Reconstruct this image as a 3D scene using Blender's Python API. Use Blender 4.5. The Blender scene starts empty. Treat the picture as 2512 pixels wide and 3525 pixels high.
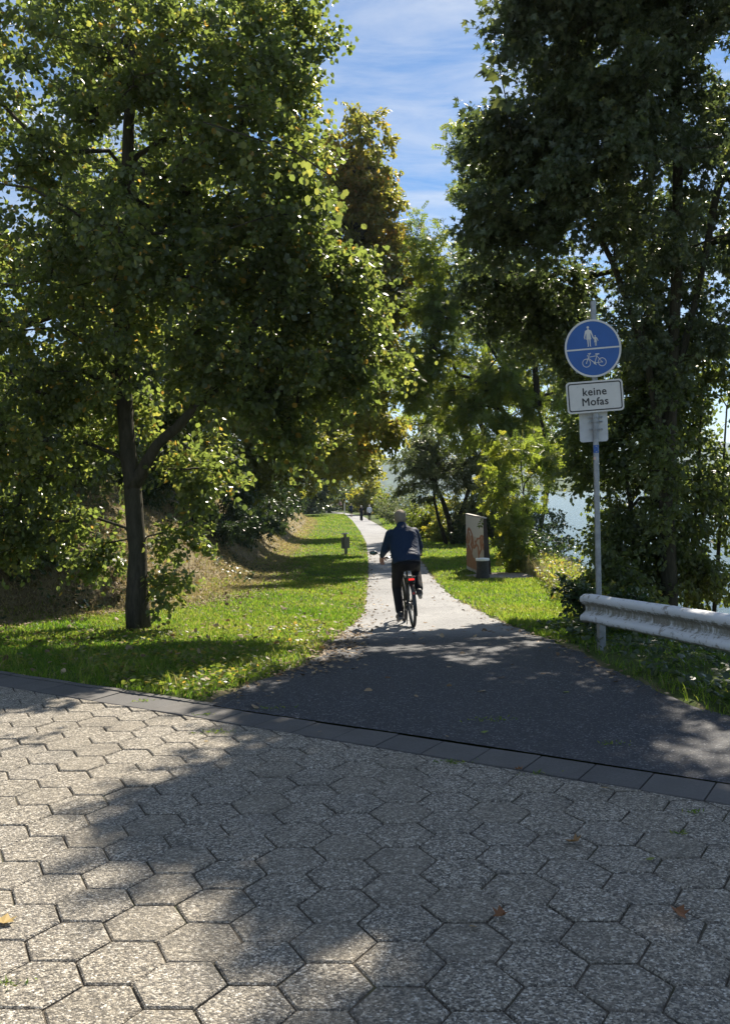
import bpy, math, random
import numpy as np
from mathutils import Vector, Matrix, Euler, noise as mnoise
rad = math.radians
random.seed(7)
RNG = np.random.default_rng(11)
SC = bpy.context.scene
COL = SC.collection

# ------------------------------------------------------------------ camera
CAM_H, FPX = 1.73, 3028.0
PITCH, ROLL = rad(-1.46), rad(-1.3)
cd = bpy.data.cameras.new('camera'); cam = bpy.data.objects.new('camera', cd); COL.objects.link(cam)
SC.camera = cam
cd.sensor_fit = 'VERTICAL'; cd.sensor_height = 36.0; cd.lens = FPX / 3525 * 36
cd.clip_start = 0.1; cd.clip_end = 9000
MCAM = Matrix.Rotation(math.pi / 2 + PITCH, 3, 'X') @ Matrix.Rotation(ROLL, 3, 'Z')
cam.matrix_world = Matrix.Translation((0, 0, CAM_H)) @ MCAM.to_4x4()

# ------------------------------------------------------------------ light
SUN_EL, SUN_AZ = rad(46), rad(25)
W = bpy.data.worlds.new('World'); SC.world = W; W.use_nodes = True
wn = W.node_tree; wn.nodes.clear()
def wN(t): return wn.nodes.new(t)
w_out = wN('ShaderNodeOutputWorld'); w_bg = wN('ShaderNodeBackground'); w_sky = wN('ShaderNodeTexSky')
w_sky.sky_type = 'NISHITA'; w_sky.sun_disc = False
w_sky.sun_elevation = SUN_EL; w_sky.sun_rotation = SUN_AZ
w_sky.air_density = 1.0; w_sky.dust_density = 0.1; w_sky.ozone_density = 4.0; w_sky.altitude = 100
w_bg.inputs['Strength'].default_value = 0.052
# wispy cirrus: noise on the sky plane (direction / height), stretched
tc = wN('ShaderNodeTexCoord'); sep = wN('ShaderNodeSeparateXYZ'); wn.links.new(tc.outputs['Generated'], sep.inputs[0])
def wmath(op, a, b=None):
    n = wN('ShaderNodeMath'); n.operation = op
    for i, x in enumerate((a, b)):
        if x is None: continue
        if isinstance(x, (int, float)): n.inputs[i].default_value = x
        else: wn.links.new(x, n.inputs[i])
    return n.outputs[0]
zz = wmath('MAXIMUM', sep.outputs['Z'], 0.03)
zz = wmath('ADD', zz, 0.12)
comb = wN('ShaderNodeCombineXYZ')
wn.links.new(wmath('DIVIDE', sep.outputs['X'], zz), comb.inputs[0]); wn.links.new(wmath('DIVIDE', sep.outputs['Y'], zz), comb.inputs[1])
mp = wN('ShaderNodeMapping'); wn.links.new(comb.outputs[0], mp.inputs[0])
mp.inputs['Rotation'].default_value = (0, 0, rad(-14)); mp.inputs['Scale'].default_value = (1.3, 3.6, 1); mp.inputs['Location'].default_value = (2.3, .7, 0)
n1 = wN('ShaderNodeTexNoise'); wn.links.new(mp.outputs[0], n1.inputs[0])
n1.inputs['Scale'].default_value = 2.3; n1.inputs['Detail'].default_value = 9; n1.inputs['Roughness'].default_value = .6; n1.inputs['Distortion'].default_value = .5
n2 = wN('ShaderNodeTexNoise'); wn.links.new(comb.outputs[0], n2.inputs[0]); n2.inputs['Scale'].default_value = 1.1; n2.inputs['Detail'].default_value = 3
cr = wN('ShaderNodeValToRGB'); cr.color_ramp.elements[0].position = .38; cr.color_ramp.elements[1].position = .76
wn.links.new(wmath('ADD', wmath('MULTIPLY', n1.outputs[0], .75), wmath('MULTIPLY', n2.outputs[0], .3)), cr.inputs[0])
mx = wN('ShaderNodeMix'); mx.data_type = 'RGBA'
wn.links.new(wmath('MULTIPLY', wmath('MULTIPLY', cr.outputs[0], .74), wmath('MINIMUM', wmath('ADD', wmath('MULTIPLY', wmath('MAXIMUM', sep.outputs['Z'], 0), 5.0), .3), 1.0)), mx.inputs[0])
hs = wN('ShaderNodeHueSaturation'); hs.inputs['Saturation'].default_value = 1.22; wn.links.new(w_sky.outputs[0], hs.inputs['Color'])
wn.links.new(hs.outputs[0], mx.inputs[6]); mx.inputs[7].default_value = (7.0, 7.35, 7.9, 1)
wn.links.new(mx.outputs[2], w_bg.inputs[0]); wn.links.new(w_bg.outputs[0], w_out.inputs[0])

sd = bpy.data.lights.new('sun', 'SUN'); sun = bpy.data.objects.new('sun', sd); COL.objects.link(sun)
sd.energy = 5.0; sd.angle = rad(.53); sd.color = (1.0, .90, .76)
SUNV = Vector((math.sin(SUN_AZ) * math.cos(SUN_EL), math.cos(SUN_AZ) * math.cos(SUN_EL), math.sin(SUN_EL)))
sun.rotation_euler = SUNV.to_track_quat('Z', 'Y').to_euler(); sun.location = (20, 40, 40)
SC.view_settings.view_transform = 'Standard'; SC.view_settings.look = 'None'
SC.view_settings.gamma = 1.0; SC.view_settings.use_curve_mapping = False
SC.view_settings.exposure = 1.18
SC.cycles.max_bounces = 10; SC.cycles.transmission_bounces = 6; SC.cycles.diffuse_bounces = 5
SC.cycles.transparent_max_bounces = 6; SC.cycles.glossy_bounces = 3; SC.cycles.volume_bounces = 0

# ------------------------------------------------------------------ photo geometry helpers
def at(u, v, d):
    r = MCAM @ Vector(((u - 1256) / FPX, -(v - 1762.5) / FPX, -1)); r = r / r.y
    return Vector((r.x * d, d, CAM_H + r.z * d))
_zy = np.array([-50, 8, 10, 13, 20, 28, 50, 70, 100, 200, 9000.]); _zz = np.array([0, 0, -.08, -.33, -.65, -.92, -1.35, -1.6, -1.72, -1.8, -1.8])
_ys = np.linspace(-50, 300, 3501); _zs = np.interp(_ys, _zy, _zz)
_k = np.ones(15) / 15; _zs = np.concatenate([_zs[:7], np.convolve(_zs, _k, 'valid'), _zs[-7:]])
def zp(y): return np.interp(y, _ys, _zs)
def G(u, v):
    r = MCAM @ Vector(((u - 1256) / FPX, -(v - 1762.5) / FPX, -1)); r = r / r.y
    lo, hi = 1.0, 400.0
    for _ in range(50):
        m = (lo + hi) / 2
        if CAM_H + r.z * m > zp(m): lo = m
        else: hi = m
    return Vector((r.x * lo, lo, float(zp(lo))))

# ------------------------------------------------------------------ object helpers
def tag(o, label=None, cat=None, group=None, kind=None):
    if label: o['label'] = label
    if cat: o['category'] = cat
    if group: o['group'] = group
    if kind: o['kind'] = kind
    return o
def empty(name, loc=(0, 0, 0), rot=(0, 0, 0)):
    o = bpy.data.objects.new(name, None); COL.objects.link(o); o.location = loc; o.rotation_euler = rot
    o.empty_display_size = .2
    return o
def link(name, me, mat=None, parent=None):
    o = bpy.data.objects.new(name, me); COL.objects.link(o)
    if mat is not None and len(me.materials) == 0: me.materials.append(mat)
    if parent is not None: o.parent = parent
    return o
def copy_tree(o, parent=None):
    c = o.copy(); COL.objects.link(c); c.parent = parent
    for ch in o.children: copy_tree(ch, c)
    return c

class MB:
    """collects shapes, links them as one mesh object"""
    def __init__(s): s.v = []; s.f = []
    def add(s, vs, fs):
        b = len(s.v); s.v += [tuple(v) for v in vs]; s.f += [tuple(i + b for i in f) for f in fs]; return s
    def box(s, c, size, rot=None, taper=1.0):
        hx, hy, hz = (q / 2 for q in size); c = Vector(c); vs = []
        for z in (-1, 1):
            t = taper if z > 0 else 1
            for x, y in ((-1, -1), (1, -1), (1, 1), (-1, 1)):
                p = Vector((x * hx * t, y * hy * t, z * hz))
                if rot is not None: p = rot @ p
                vs.append(c + p)
        return s.add(vs, [(3, 2, 1, 0), (4, 5, 6, 7), (0, 1, 5, 4), (1, 2, 6, 5), (2, 3, 7, 6), (3, 0, 4, 7)])
    def tube(s, pts, rads, n=8, cap=True, closed=False):
        pts = [Vector(p) for p in pts]; m = len(pts)
        if isinstance(rads, (int, float)): rads = [rads] * m
        vs = []; fs = []; up = None
        for i, p in enumerate(pts):
            if closed: t = pts[(i + 1) % m] - pts[i - 1]
            else: t = pts[min(i + 1, m - 1)] - pts[max(i - 1, 0)]
            if t.length < 1e-9: t = Vector((0, 0, 1))
            t.normalize()
            if up is None:
                up = Vector((0, 0, 1)) if abs(t.z) < .9 else Vector((1, 0, 0))
            a = t.cross(up)
            if a.length < 1e-5: a = t.cross(Vector((.3, .8, .1)))
            a.normalize(); b = a.cross(t).normalized(); up = b
            for k in range(n):
                w = 2 * math.pi * k / n
                vs.append(p + (a * math.cos(w) + b * math.sin(w)) * rads[i])
        for i in range(m if closed else m - 1):
            j = (i + 1) % m
            for k in range(n):
                k2 = (k + 1) % n
                fs.append((i * n + k, i * n + k2, j * n + k2, j * n + k))
        if cap and not closed:
            fs.append(tuple(range(n))[::-1]); fs.append(tuple((m - 1) * n + k for k in range(n)))
        return s.add(vs, fs)
    def lathe(s, c, prof, n=24, axis=None):
        """prof: (radius, height) along axis (default z)"""
        c = Vector(c); q = Matrix.Identity(3) if axis is None else Vector(axis).to_track_quat('Z', 'Y').to_matrix()
        vs = []; fs = []; m = len(prof)
        for r, h in prof:
            for k in range(n):
                w = 2 * math.pi * k / n
                vs.append(c + q @ Vector((r * math.cos(w), r * math.sin(w), h)))
        for i in range(m - 1):
            for k in range(n):
                k2 = (k + 1) % n
                fs.append((i * n + k, i * n + k2, (i + 1) * n + k2, (i + 1) * n + k))
        fs.append(tuple(range(n))[::-1]); fs.append(tuple((m - 1) * n + k for k in range(n)))
        return s.add(vs, fs)
    def ell(s, c, r, n=12, m=8, rot=None):
        c = Vector(c); vs = []; fs = []
        for i in range(m + 1):
            ph = -math.pi / 2 + math.pi * i / m
            for k in range(n):
                w = 2 * math.pi * k / n
                p = Vector((r[0] * math.cos(ph) * math.cos(w), r[1] * math.cos(ph) * math.sin(w), r[2] * math.sin(ph)))
                if rot is not None: p = rot @ p
                vs.append(c + p)
        for i in range(m):
            for k in range(n):
                k2 = (k + 1) % n
                fs.append((i * n + k, i * n + k2, (i + 1) * n + k2, (i + 1) * n + k))
        return s.add(vs, fs)
    def cap(s, p0, p1, r0, r1, n=12):
        p0 = Vector(p0); p1 = Vector(p1); d = (p1 - p0); L = max(d.length, 1e-6); d /= L
        prof = []
        for i in range(5):
            a = math.pi / 2 * i / 5; prof.append((max(r0 * math.sin(a), 1e-4), -r0 * math.cos(a)))
        prof.append((r0, 0)); prof.append(((r0 + r1) / 2, L / 2)); prof.append((r1, L))
        for i in range(1, 6):
            a = math.pi / 2 * i / 5; prof.append((max(r1 * math.cos(a), 1e-4), L + r1 * math.sin(a)))
        return s.lathe(p0, prof, n, d)
    def prism(s, outline, fn, th):
        """2-D outline (x,z) mapped by fn(x,y,z); front at y=0, back at y=th"""
        n = len(outline)
        vs = [fn(x, 0, z) for x, z in outline] + [fn(x, th, z) for x, z in outline]
        fs = [tuple(range(n)), tuple(range(2 * n - 1, n - 1, -1))] + [(i + n, (i + 1) % n + n, (i + 1) % n, i) for i in range(n)]
        return s.add(vs, fs)
    def build(s, name, mat, parent=None, off=None, smooth=False, bevel=0, auto=None):
        me = bpy.data.meshes.new(name)
        vs = s.v if off is None else [(v[0] - off[0], v[1] - off[1], v[2] - off[2]) for v in s.v]
        me.from_pydata(vs, [], s.f); me.update()
        if smooth:
            me.polygons.foreach_set('use_smooth', [True] * len(me.polygons))
            if auto: me.set_sharp_from_angle(angle=rad(auto))
        o = link(name, me, mat, parent)
        if bevel:
            m = o.modifiers.new('bevel', 'BEVEL'); m.width = bevel; m.segments = 2; m.limit_method = 'ANGLE'
        return o

def fast_mesh(name, V, F, tint=None, smooth=False):
    """V (n,3) float, F (m,k) int: all faces of k corners"""
    me = bpy.data.meshes.new(name); n = len(V); m, k = F.shape
    me.vertices.add(n); me.vertices.foreach_set('co', np.ascontiguousarray(V, dtype=np.float32).ravel())
    me.loops.add(m * k); me.loops.foreach_set('vertex_index', np.ascontiguousarray(F, dtype=np.int32).ravel())
    me.polygons.add(m); me.polygons.foreach_set('loop_start', np.arange(0, m * k, k, dtype=np.int32))
    me.polygons.foreach_set('use_smooth', np.full(m, smooth, dtype=bool))
    if tint is not None:
        a = me.attributes.new('tint', 'FLOAT', 'FACE'); a.data.foreach_set('value', np.ascontiguousarray(tint, dtype=np.float32))
    me.update(calc_edges=True)
    return me

# ------------------------------------------------------------------ materials
class Nt:
    def __init__(s, name):
        s.m = bpy.data.materials.new(name); s.m.use_nodes = True; s.t = s.m.node_tree
        s.b = s.t.nodes['Principled BSDF']; s.out = s.t.nodes['Material Output']
    def n(s, t, **kw):
        x = s.t.nodes.new('ShaderNode' + t)
        for k, v in kw.items():
            if k in x.inputs: s.put(x.inputs[k], v)
            else: setattr(x, k, v)
        return x
    def put(s, inp, v):
        if isinstance(v, bpy.types.NodeSocket): s.t.links.new(v, inp)
        elif isinstance(v, bpy.types.Node): s.t.links.new(v.outputs[0], inp)
        else:
            if isinstance(v, tuple) and len(v) == 3 and inp.type == 'RGBA': v = (*v, 1)
            inp.default_value = v
    def set(s, **kw):
        for k, v in kw.items(): s.put(s.b.inputs[k.replace('_', ' ')], v)
        return s
    def pos(s): return s.n('NewGeometry').outputs['Position']
    def obj(s): return s.n('TexCoord').outputs['Object']
    def noise(s, vec, scale, detail=4, rough=.55, dist=0):
        return s.n('TexNoise', Vector=vec, Scale=scale, Detail=detail, Roughness=rough, Distortion=dist).outputs[0]
    def ramp(s, fac, stops):
        r = s.n('ValToRGB'); s.t.links.new(fac, r.inputs[0]); e = r.color_ramp.elements
        while len(e) < len(stops): e.new(.5)
        for i, (p, c) in enumerate(stops):
            e[i].position = p; e[i].color = (*c, 1) if isinstance(c, tuple) else (c, c, c, 1)
        return r.outputs[0]
    def mix(s, f, a, b, blend='MIX'):
        x = s.n('Mix'); x.data_type = 'RGBA'; x.blend_type = blend
        s.put(x.inputs[0], f); s.put(x.inputs[6], a); s.put(x.inputs[7], b); return x.outputs[2]
    def math(s, op, a, b=0.0):
        x = s.n('Math'); x.operation = op; s.put(x.inputs[0], a); s.put(x.inputs[1], b); return x.outputs[0]
    def bump(s, h, strength=.4, dist=.01):
        x = s.n('Bump', Strength=strength, Distance=dist); s.t.links.new(h, x.inputs['Height']); s.t.links.new(x.outputs[0], s.b.inputs['Normal']); return s
    def attr(s, name): return s.n('Attribute', attribute_name=name).outputs['Fac']

def plain(name, col, rough=.6, metal=0, spec=.5, var=.12, scale=25, bump=0):
    k = Nt(name); n = k.noise(k.obj(), scale)
    c1 = tuple(x * (1 - var) for x in col); c2 = tuple(min(1, x * (1 + var)) for x in col)
    k.set(Base_Color=k.ramp(n, [(.3, c1), (.7, c2)]), Roughness=rough, Metallic=metal)
    k.put(k.b.inputs['Specular IOR Level'], spec)
    if bump: k.bump(n, bump, .01)
    return k.m

def leaf_mat(name, stops, tstops, rough=.42, trans=.5, spec=.5):
    k = Nt(name); t = k.attr('tint')
    c = k.ramp(t, stops); k.set(Base_Color=c, Roughness=rough); k.put(k.b.inputs['Specular IOR Level'], spec)
    tr = k.n('BsdfTranslucent', Color=k.ramp(t, tstops)); mxs = k.n('MixShader'); mxs.inputs[0].default_value = trans
    k.t.links.new(k.b.outputs[0], mxs.inputs[1]); k.t.links.new(tr.outputs[0], mxs.inputs[2]); k.t.links.new(mxs.outputs[0], k.out.inputs[0])
    return k.m

LEAF_LINDEN = leaf_mat('linden_leaf', [(0, (.068, .09, .045)), (.6, (.09, .118, .05)), (.9, (.125, .135, .05)), (1, (.30, .20, .04))],
                       [(0, (.15, .21, .045)), (.55, (.28, .36, .065)), (.9, (.55, .54, .10)), (1, (.65, .42, .08))], rough=.30, trans=.54)
LEAF_MAPLE = leaf_mat('maple_leaf', [(0, (.055, .078, .048)), (.7, (.08, .106, .056)), (1, (.11, .125, .05))],
                      [(0, (.10, .15, .045)), (.7, (.18, .24, .06)), (1, (.40, .45, .09))], rough=.34, trans=.38)
LEAF_CHESTNUT = leaf_mat('chestnut_leaf', [(0, (.07, .09, .025)), (.45, (.11, .115, .03)), (.8, (.18, .14, .04)), (1, (.24, .13, .035))],
                         [(0, (.24, .30, .05)), (.45, (.42, .40, .06)), (.8, (.60, .44, .07)), (1, (.6, .30, .06))], trans=.55)
LEAF_ASH = leaf_mat('ash_leaf', [(0, (.045, .08, .02)), (.6, (.08, .115, .025)), (1, (.13, .14, .03))],
                    [(0, (.20, .30, .035)), (.6, (.36, .44, .05)), (1, (.55, .52, .06))])
LEAF_WILLOW = leaf_mat('willow_leaf', [(0, (.07, .095, .05)), (.6, (.11, .13, .075)), (1, (.16, .17, .09))],
                       [(0, (.14, .19, .06)), (.6, (.22, .27, .09)), (1, (.34, .34, .12))], rough=.4)
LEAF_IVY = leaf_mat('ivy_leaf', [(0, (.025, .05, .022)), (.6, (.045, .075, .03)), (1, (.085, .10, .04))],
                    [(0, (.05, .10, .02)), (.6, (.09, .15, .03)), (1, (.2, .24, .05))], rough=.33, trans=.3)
LEAF_SHRUB = leaf_mat('shrub_leaf', [(0, (.05, .085, .025)), (.55, (.09, .12, .03)), (.85, (.16, .16, .035)), (1, (.30, .21, .05))],
                      [(0, (.2, .3, .04)), (.55, (.34, .4, .05)), (.85, (.5, .46, .07)), (1, (.62, .42, .08))])
LEAF_YELLOW = leaf_mat('yellowing_leaf', [(0, (.08, .12, .025)), (.4, (.16, .18, .03)), (1, (.36, .29, .03))],
                       [(0, (.28, .36, .05)), (.4, (.45, .46, .05)), (1, (.75, .58, .04))])
LEAF_THICKET = leaf_mat('thicket_leaf', [(0, (.05, .075, .035)), (.7, (.075, .10, .042)), (1, (.11, .13, .045))], [(0, (.13, .19, .04)), (.7, (.26, .33, .06)), (1, (.46, .48, .09))], rough=.36, trans=.5)
GRASS = leaf_mat('grass_blade', [(0, (.045, .095, .014)), (.4, (.08, .135, .02)), (.75, (.15, .165, .04)), (1, (.34, .28, .14))],
                 [(0, (.15, .34, .02)), (.4, (.33, .50, .04)), (.75, (.50, .52, .09)), (1, (.55, .44, .2))], rough=.45, trans=.45, spec=.3)
DRYGRASS = leaf_mat('dry_grass_blade', [(0, (.12, .14, .05)), (.5, (.32, .27, .14)), (1, (.46, .38, .22))],
                    [(0, (.2, .26, .06)), (.5, (.42, .34, .14)), (1, (.55, .42, .2))], rough=.5, trans=.4, spec=.3)
LITTER = leaf_mat('leaf_litter', [(0, (.12, .08, .05)), (.5, (.24, .17, .10)), (1, (.40, .31, .19))],
                  [(0, (.08, .05, .02)), (1, (.2, .13, .05))], rough=.6, trans=.2, spec=.3)

def bark_mat(name, c1, c2, sc=9):
    k = Nt(name); p = k.obj(); mpn = k.n('Mapping', Vector=p); mpn.inputs['Scale'].default_value = (1, 1, .22)
    n = k.noise(mpn.outputs[0], sc * 2.2, 6, .65, .4); n2 = k.noise(p, 1.7, 3)
    col = k.mix(k.math('MULTIPLY', n2, .6), k.ramp(n, [(.32, c1), (.68, c2)]), (.05, .06, .03))
    k.set(Base_Color=col, Roughness=.9); k.put(k.b.inputs['Specular IOR Level'], .2); k.bump(n, .9, .03); return k.m
BARK = bark_mat('linden_bark', (.026, .021, .017), (.095, .078, .062))
BARK_DARK = bark_mat('dark_bark', (.02, .017, .014), (.07, .058, .047))

# ------------------------------------------------------------------ terrain shape
KD = Vector((.843, -.538, 0)).normalized(); KN = Vector((.538, .843, 0)).normalized()      # along / across the slab gutter
KB = Vector((-.15, 5.99, 0)); KW = .335                                                       # a point on its near edge, its width
def kerb_s(x, y): return (x - KB.x) * KN.x + (y - KB.y) * KN.y                               # >0 beyond the gutter's near edge
_PL = sorted([(p.y, p.x) for p in (G(u, v) for u, v in [(655, 2400), (900, 2362), (1100, 2268), (1180, 2180), (1255, 2115), (1262, 2060), (1268, 1990), (1268, 1930), (1261, 1870), (1240, 1830), (1215, 1795), (1185, 1770), (1100, 1762)])])
_PR = sorted([(p.y, p.x) for p in (G(u, v) for u, v in [(2350, 2420), (2150, 2330), (1950, 2230), (1800, 2170), (1650, 2105), (1560, 2060), (1497, 2000), (1460, 1945), (1342, 1831), (1290, 1800), (1250, 1778), (1180, 1764)])])
_PR = [(2.0, 5.2), (4.5, 3.6), (5.6, 2.85)] + _PR
_PL.append((160, -13.0)); _PR.append((160, -9.5)); _PL.append((220, -40)); _PR.append((220, -36))
PLy, PLx = np.array(_PL).T; PRy, PRx = np.array(_PR).T
def smooth1(ys, xs, w=1.2):
    yy = np.arange(ys[0], ys[-1], .25); xx = np.interp(yy, ys, xs); k = int(w / .25) * 2 + 1
    pad = np.concatenate([np.full(k // 2, xx[0]), xx, np.full(k // 2, xx[-1])]); return yy, np.convolve(pad, np.ones(k) / k, 'valid')
PLy, PLx = smooth1(PLy, PLx, .9); PRy, PRx = smooth1(PRy, PRx, .9)
def pathL(y): return np.interp(y, PLy, PLx)
def pathR(y): return np.interp(y, PRy, PRx)
def kerbx(y): return KB.x + (KW + .004 - (y - KB.y) * KN.y) / KN.x       # x of the gutter's far edge at y
def bankfoot(y): return np.interp(y, [-10, 8, 11, 13.5, 15.5, 17, 19, 23, 40, 95, 115, 130, 150, 220], [-9.5, -8.5, -7.6, -6.8, -6.0, -4.6, -3.7, -3.1, -3.5, -5.4, -7.3, -10.5, -18, -48])
def shore(y): return np.interp(y, [-10, 4, 7, 9, 13, 18, 25, 40, 60, 90, 115, 140, 160, 220], [7, 4.6, 3.6, 3.2, 3.4, 4.1, 5.0, 6.0, 6.0, 4.9, 3.4, -1.5, -7, -32])
WATER_Z = -4.2
def vnoise(x, y, s, seed=0.):
    return np.sin(x * s * 1.3 + y * s * .7 + seed) * .5 + np.sin(x * s * .6 - y * s * 1.7 + seed * 2.1) * .3 + np.sin(x * s * 2.9 + y * s * 2.3 + seed * .7) * .2
def ground_z(x, y):
    x = np.asarray(x, float); y = np.asarray(y, float); z = zp(y) + 0 * x
    t = np.clip(bankfoot(y) - x, 0, None)
    b = np.where(t < 1.0, .45 * t * t, .45 + .9 * (t - 1.0)); b = np.where(b > 3.2, 3.2 + (b - 3.2) * .12, b); b = np.minimum(b, 4.2)
    bump = vnoise(x, y, 1.9, 1.) * .10 + vnoise(x, y, 5.1, 3.) * .035
    z = z + b + bump * np.clip(t, 0, 1)
    s = np.clip(x - shore(y), 0, None); z = z - np.minimum(np.where(s < 1, .35 * s * s, .35 + .72 * (s - 1)), 4.6)
    onp = (x > pathL(y) - .02) & (x < pathR(y) + .02)
    lawn = (~onp) & (t < .2) & (s < .2)
    z = z + np.where(lawn, .012 + vnoise(x, y, 2.2) * .014 + vnoise(x, y, 6.) * .006, 0)
    z = np.where(onp, z - .05, z)
    return np.where(kerb_s(x, y) < KW + .05, np.minimum(z, 0) - .16, z)

# ------------------------------------------------------------------ ground sheet
def axis(a):
    out = []
    for lo, hi, st in a: out.append(np.arange(lo, hi, st))
    return np.concatenate(out)
gx = axis([(-3000, -200, 400), (-200, -40, 20), (-40, -12, 1.5), (-12, 8, .16), (8, 40, 1.5), (40, 200, 20), (200, 3001, 400)])
gy = axis([(-60, -4, 8), (-4, 4, .5), (4, 30, .16), (30, 60, .4), (60, 160, 1.0), (160, 400, 20), (400, 6001, 400)])
X, Y = np.meshgrid(gx, gy); Z = ground_z(X, Y)
nx, ny = len(gx), len(gy); ii = (np.arange(ny - 1)[:, None] * nx + np.arange(nx - 1)[None, :]).ravel()
gme = fast_mesh('ground', np.stack([X, Y, Z], -1).reshape(-1, 3), np.stack([ii, ii + 1, ii + nx + 1, ii + nx], 1), smooth=True)
dry = np.clip((bankfoot(Y) - X) * 1.1 + .45, 0, 1) + np.clip((X - shore(Y)) * .6, 0, .8)
dd = np.minimum(np.abs(X - pathL(Y)), np.abs(X - pathR(Y))); dry = np.maximum(dry, np.clip(1 - dd / .13, 0, 1))
a = gme.attributes.new('dry', 'FLOAT', 'POINT'); a.data.foreach_set('value', np.clip(dry, 0, 1).astype(np.float32).ravel())
k = Nt('ground_soil'); p = k.pos()
n1_, n2_, n3_ = k.noise(p, 1.3, 4), k.noise(p, 14, 5, .7), k.noise(p, 60, 3)
gcol = k.ramp(n2_, [(.3, (.045, .07, .018)), (.55, (.07, .10, .025)), (.75, (.12, .12, .05))])
lcol = k.ramp(n2_, [(.28, (.10, .08, .05)), (.5, (.22, .18, .11)), (.62, (.16, .15, .07)), (.8, (.34, .28, .18))])
f = k.math('ADD', k.attr('dry'), k.math('MULTIPLY', k.math('SUBTRACT', n1_, .5), .9))
k.set(Base_Color=k.mix(k.ramp(f, [(.35, 0.), (.7, 1.)]), gcol, lcol), Roughness=.95); k.put(k.b.inputs['Specular IOR Level'], .15); k.bump(n2_, .8, .05)
ground = link('ground', gme, k.m); tag(ground, 'grassy ground with a bank on the left and a drop to the river', kind='structure')

# ------------------------------------------------------------------ asphalt path (one strip from the gutter to the bend)
k = Nt('asphalt'); p = k.pos()
fine, mid, big = k.n('TexVoronoi', Vector=p, Scale=95.0).outputs['Color'], k.noise(p, 26, 5, .7), k.noise(p, .55, 4)
fb = k.n('SeparateColor', Color=fine).outputs[0]
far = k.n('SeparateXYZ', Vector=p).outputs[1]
base = k.ramp(fb, [(0, (.022, .025, .031)), (.55, (.042, .046, .054)), (.85, (.085, .09, .097)), (1, (.24, .24, .24))])  # near apron: tree shade painted in as a darker, bluish tone
base2 = k.ramp(fb, [(0, (.175, .18, .185)), (.6, (.275, .28, .285)), (1, (.40, .40, .40))])  # far stretch: sunlight painted in as a much paler grey
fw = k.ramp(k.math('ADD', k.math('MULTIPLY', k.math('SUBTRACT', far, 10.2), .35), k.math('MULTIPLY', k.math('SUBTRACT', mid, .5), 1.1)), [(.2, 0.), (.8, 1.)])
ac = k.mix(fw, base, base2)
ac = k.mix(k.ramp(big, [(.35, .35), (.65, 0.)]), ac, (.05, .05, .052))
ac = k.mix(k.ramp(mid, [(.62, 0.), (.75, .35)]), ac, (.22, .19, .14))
crack = k.n('TexVoronoi', Vector=k.mix(.25, p, k.n('TexNoise', Vector=p, Scale=3.0).outputs['Color']), Scale=.6, feature='DISTANCE_TO_EDGE').outputs[0]
ac = k.mix(k.ramp(crack, [(.003, .22), (.010, 0.)]), ac, (.03, .03, .03))
k.set(Base_Color=ac, Roughness=k.ramp(fb, [(0, .62), (1, .9)])); k.put(k.b.inputs['Specular IOR Level'], .35); k.bump(k.math('ADD', fb, mid), .55, .012)
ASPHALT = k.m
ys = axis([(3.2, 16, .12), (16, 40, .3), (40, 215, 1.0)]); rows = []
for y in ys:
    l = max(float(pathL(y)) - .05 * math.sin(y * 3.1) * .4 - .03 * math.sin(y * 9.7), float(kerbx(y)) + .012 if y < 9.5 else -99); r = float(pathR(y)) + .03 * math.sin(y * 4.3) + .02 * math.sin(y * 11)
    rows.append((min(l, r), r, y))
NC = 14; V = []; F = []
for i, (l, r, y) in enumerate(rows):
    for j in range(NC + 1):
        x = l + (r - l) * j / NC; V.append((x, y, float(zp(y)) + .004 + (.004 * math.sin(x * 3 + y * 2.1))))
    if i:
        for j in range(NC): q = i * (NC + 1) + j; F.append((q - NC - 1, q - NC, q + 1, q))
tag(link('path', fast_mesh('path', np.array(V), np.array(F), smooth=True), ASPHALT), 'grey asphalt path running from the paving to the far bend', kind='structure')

# ------------------------------------------------------------------ paving of hexagonal stones
k = Nt('joint_sand'); p = k.pos(); n = k.noise(p, 70, 4, .7); g = k.noise(p, 3.1, 3)
k.set(Base_Color=k.mix(k.ramp(g, [(.5, 0.), (.68, .8)]), k.ramp(n, [(.3, (.05, .042, .032)), (.7, (.14, .12, .09))]), (.05, .06, .02)), Roughness=1.0); k.bump(n, .8, .01)
pav = MB().add([KB + KD * -14 + KN * (KW + .03) + Vector((0, 0, -.012)), KB + KD * 9 + KN * (KW + .03) + Vector((0, 0, -.012)), KB + KD * 9 - KN * 11 + Vector((0, 0, -.012)), KB + KD * -14 - KN * 11 + Vector((0, 0, -.012))], [(3, 2, 1, 0)]).build('pavement', k.m)
tag(pav, 'paved road surface of hexagonal stones edged by a slab gutter', kind='structure')
k = Nt('exposed_aggregate'); p = k.pos(); inf = k.n('ObjectInfo').outputs['Random']
vor = k.n('TexVoronoi', Vector=p, Scale=125.0); vs_ = k.n('SeparateColor', Color=vor.outputs['Color']).outputs[0]
vor2 = k.n('TexVoronoi', Vector=p, Scale=85.0); v2 = k.n('SeparateColor', Color=vor2.outputs['Color']).outputs[1]
pit = k.noise(p, 26, 5, .75)
pc = k.ramp(vs_, [(0, (.075, .069, .06)), (.3, (.175, .158, .126)), (.6, (.33, .295, .235)), (.85, (.46, .42, .34)), (1, (.72, .68, .6))])
pc = k.mix(k.ramp(v2, [(.78, 0.), (.86, .6)]), pc, (.085, .08, .075))
wear = k.math('ADD', pit, k.math('MULTIPLY', k.math('SUBTRACT', inf, .5), .16))
pc = k.mix(k.ramp(wear, [(.52, 0.), (.68, .55)]), pc, (.055, .052, .048))
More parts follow.
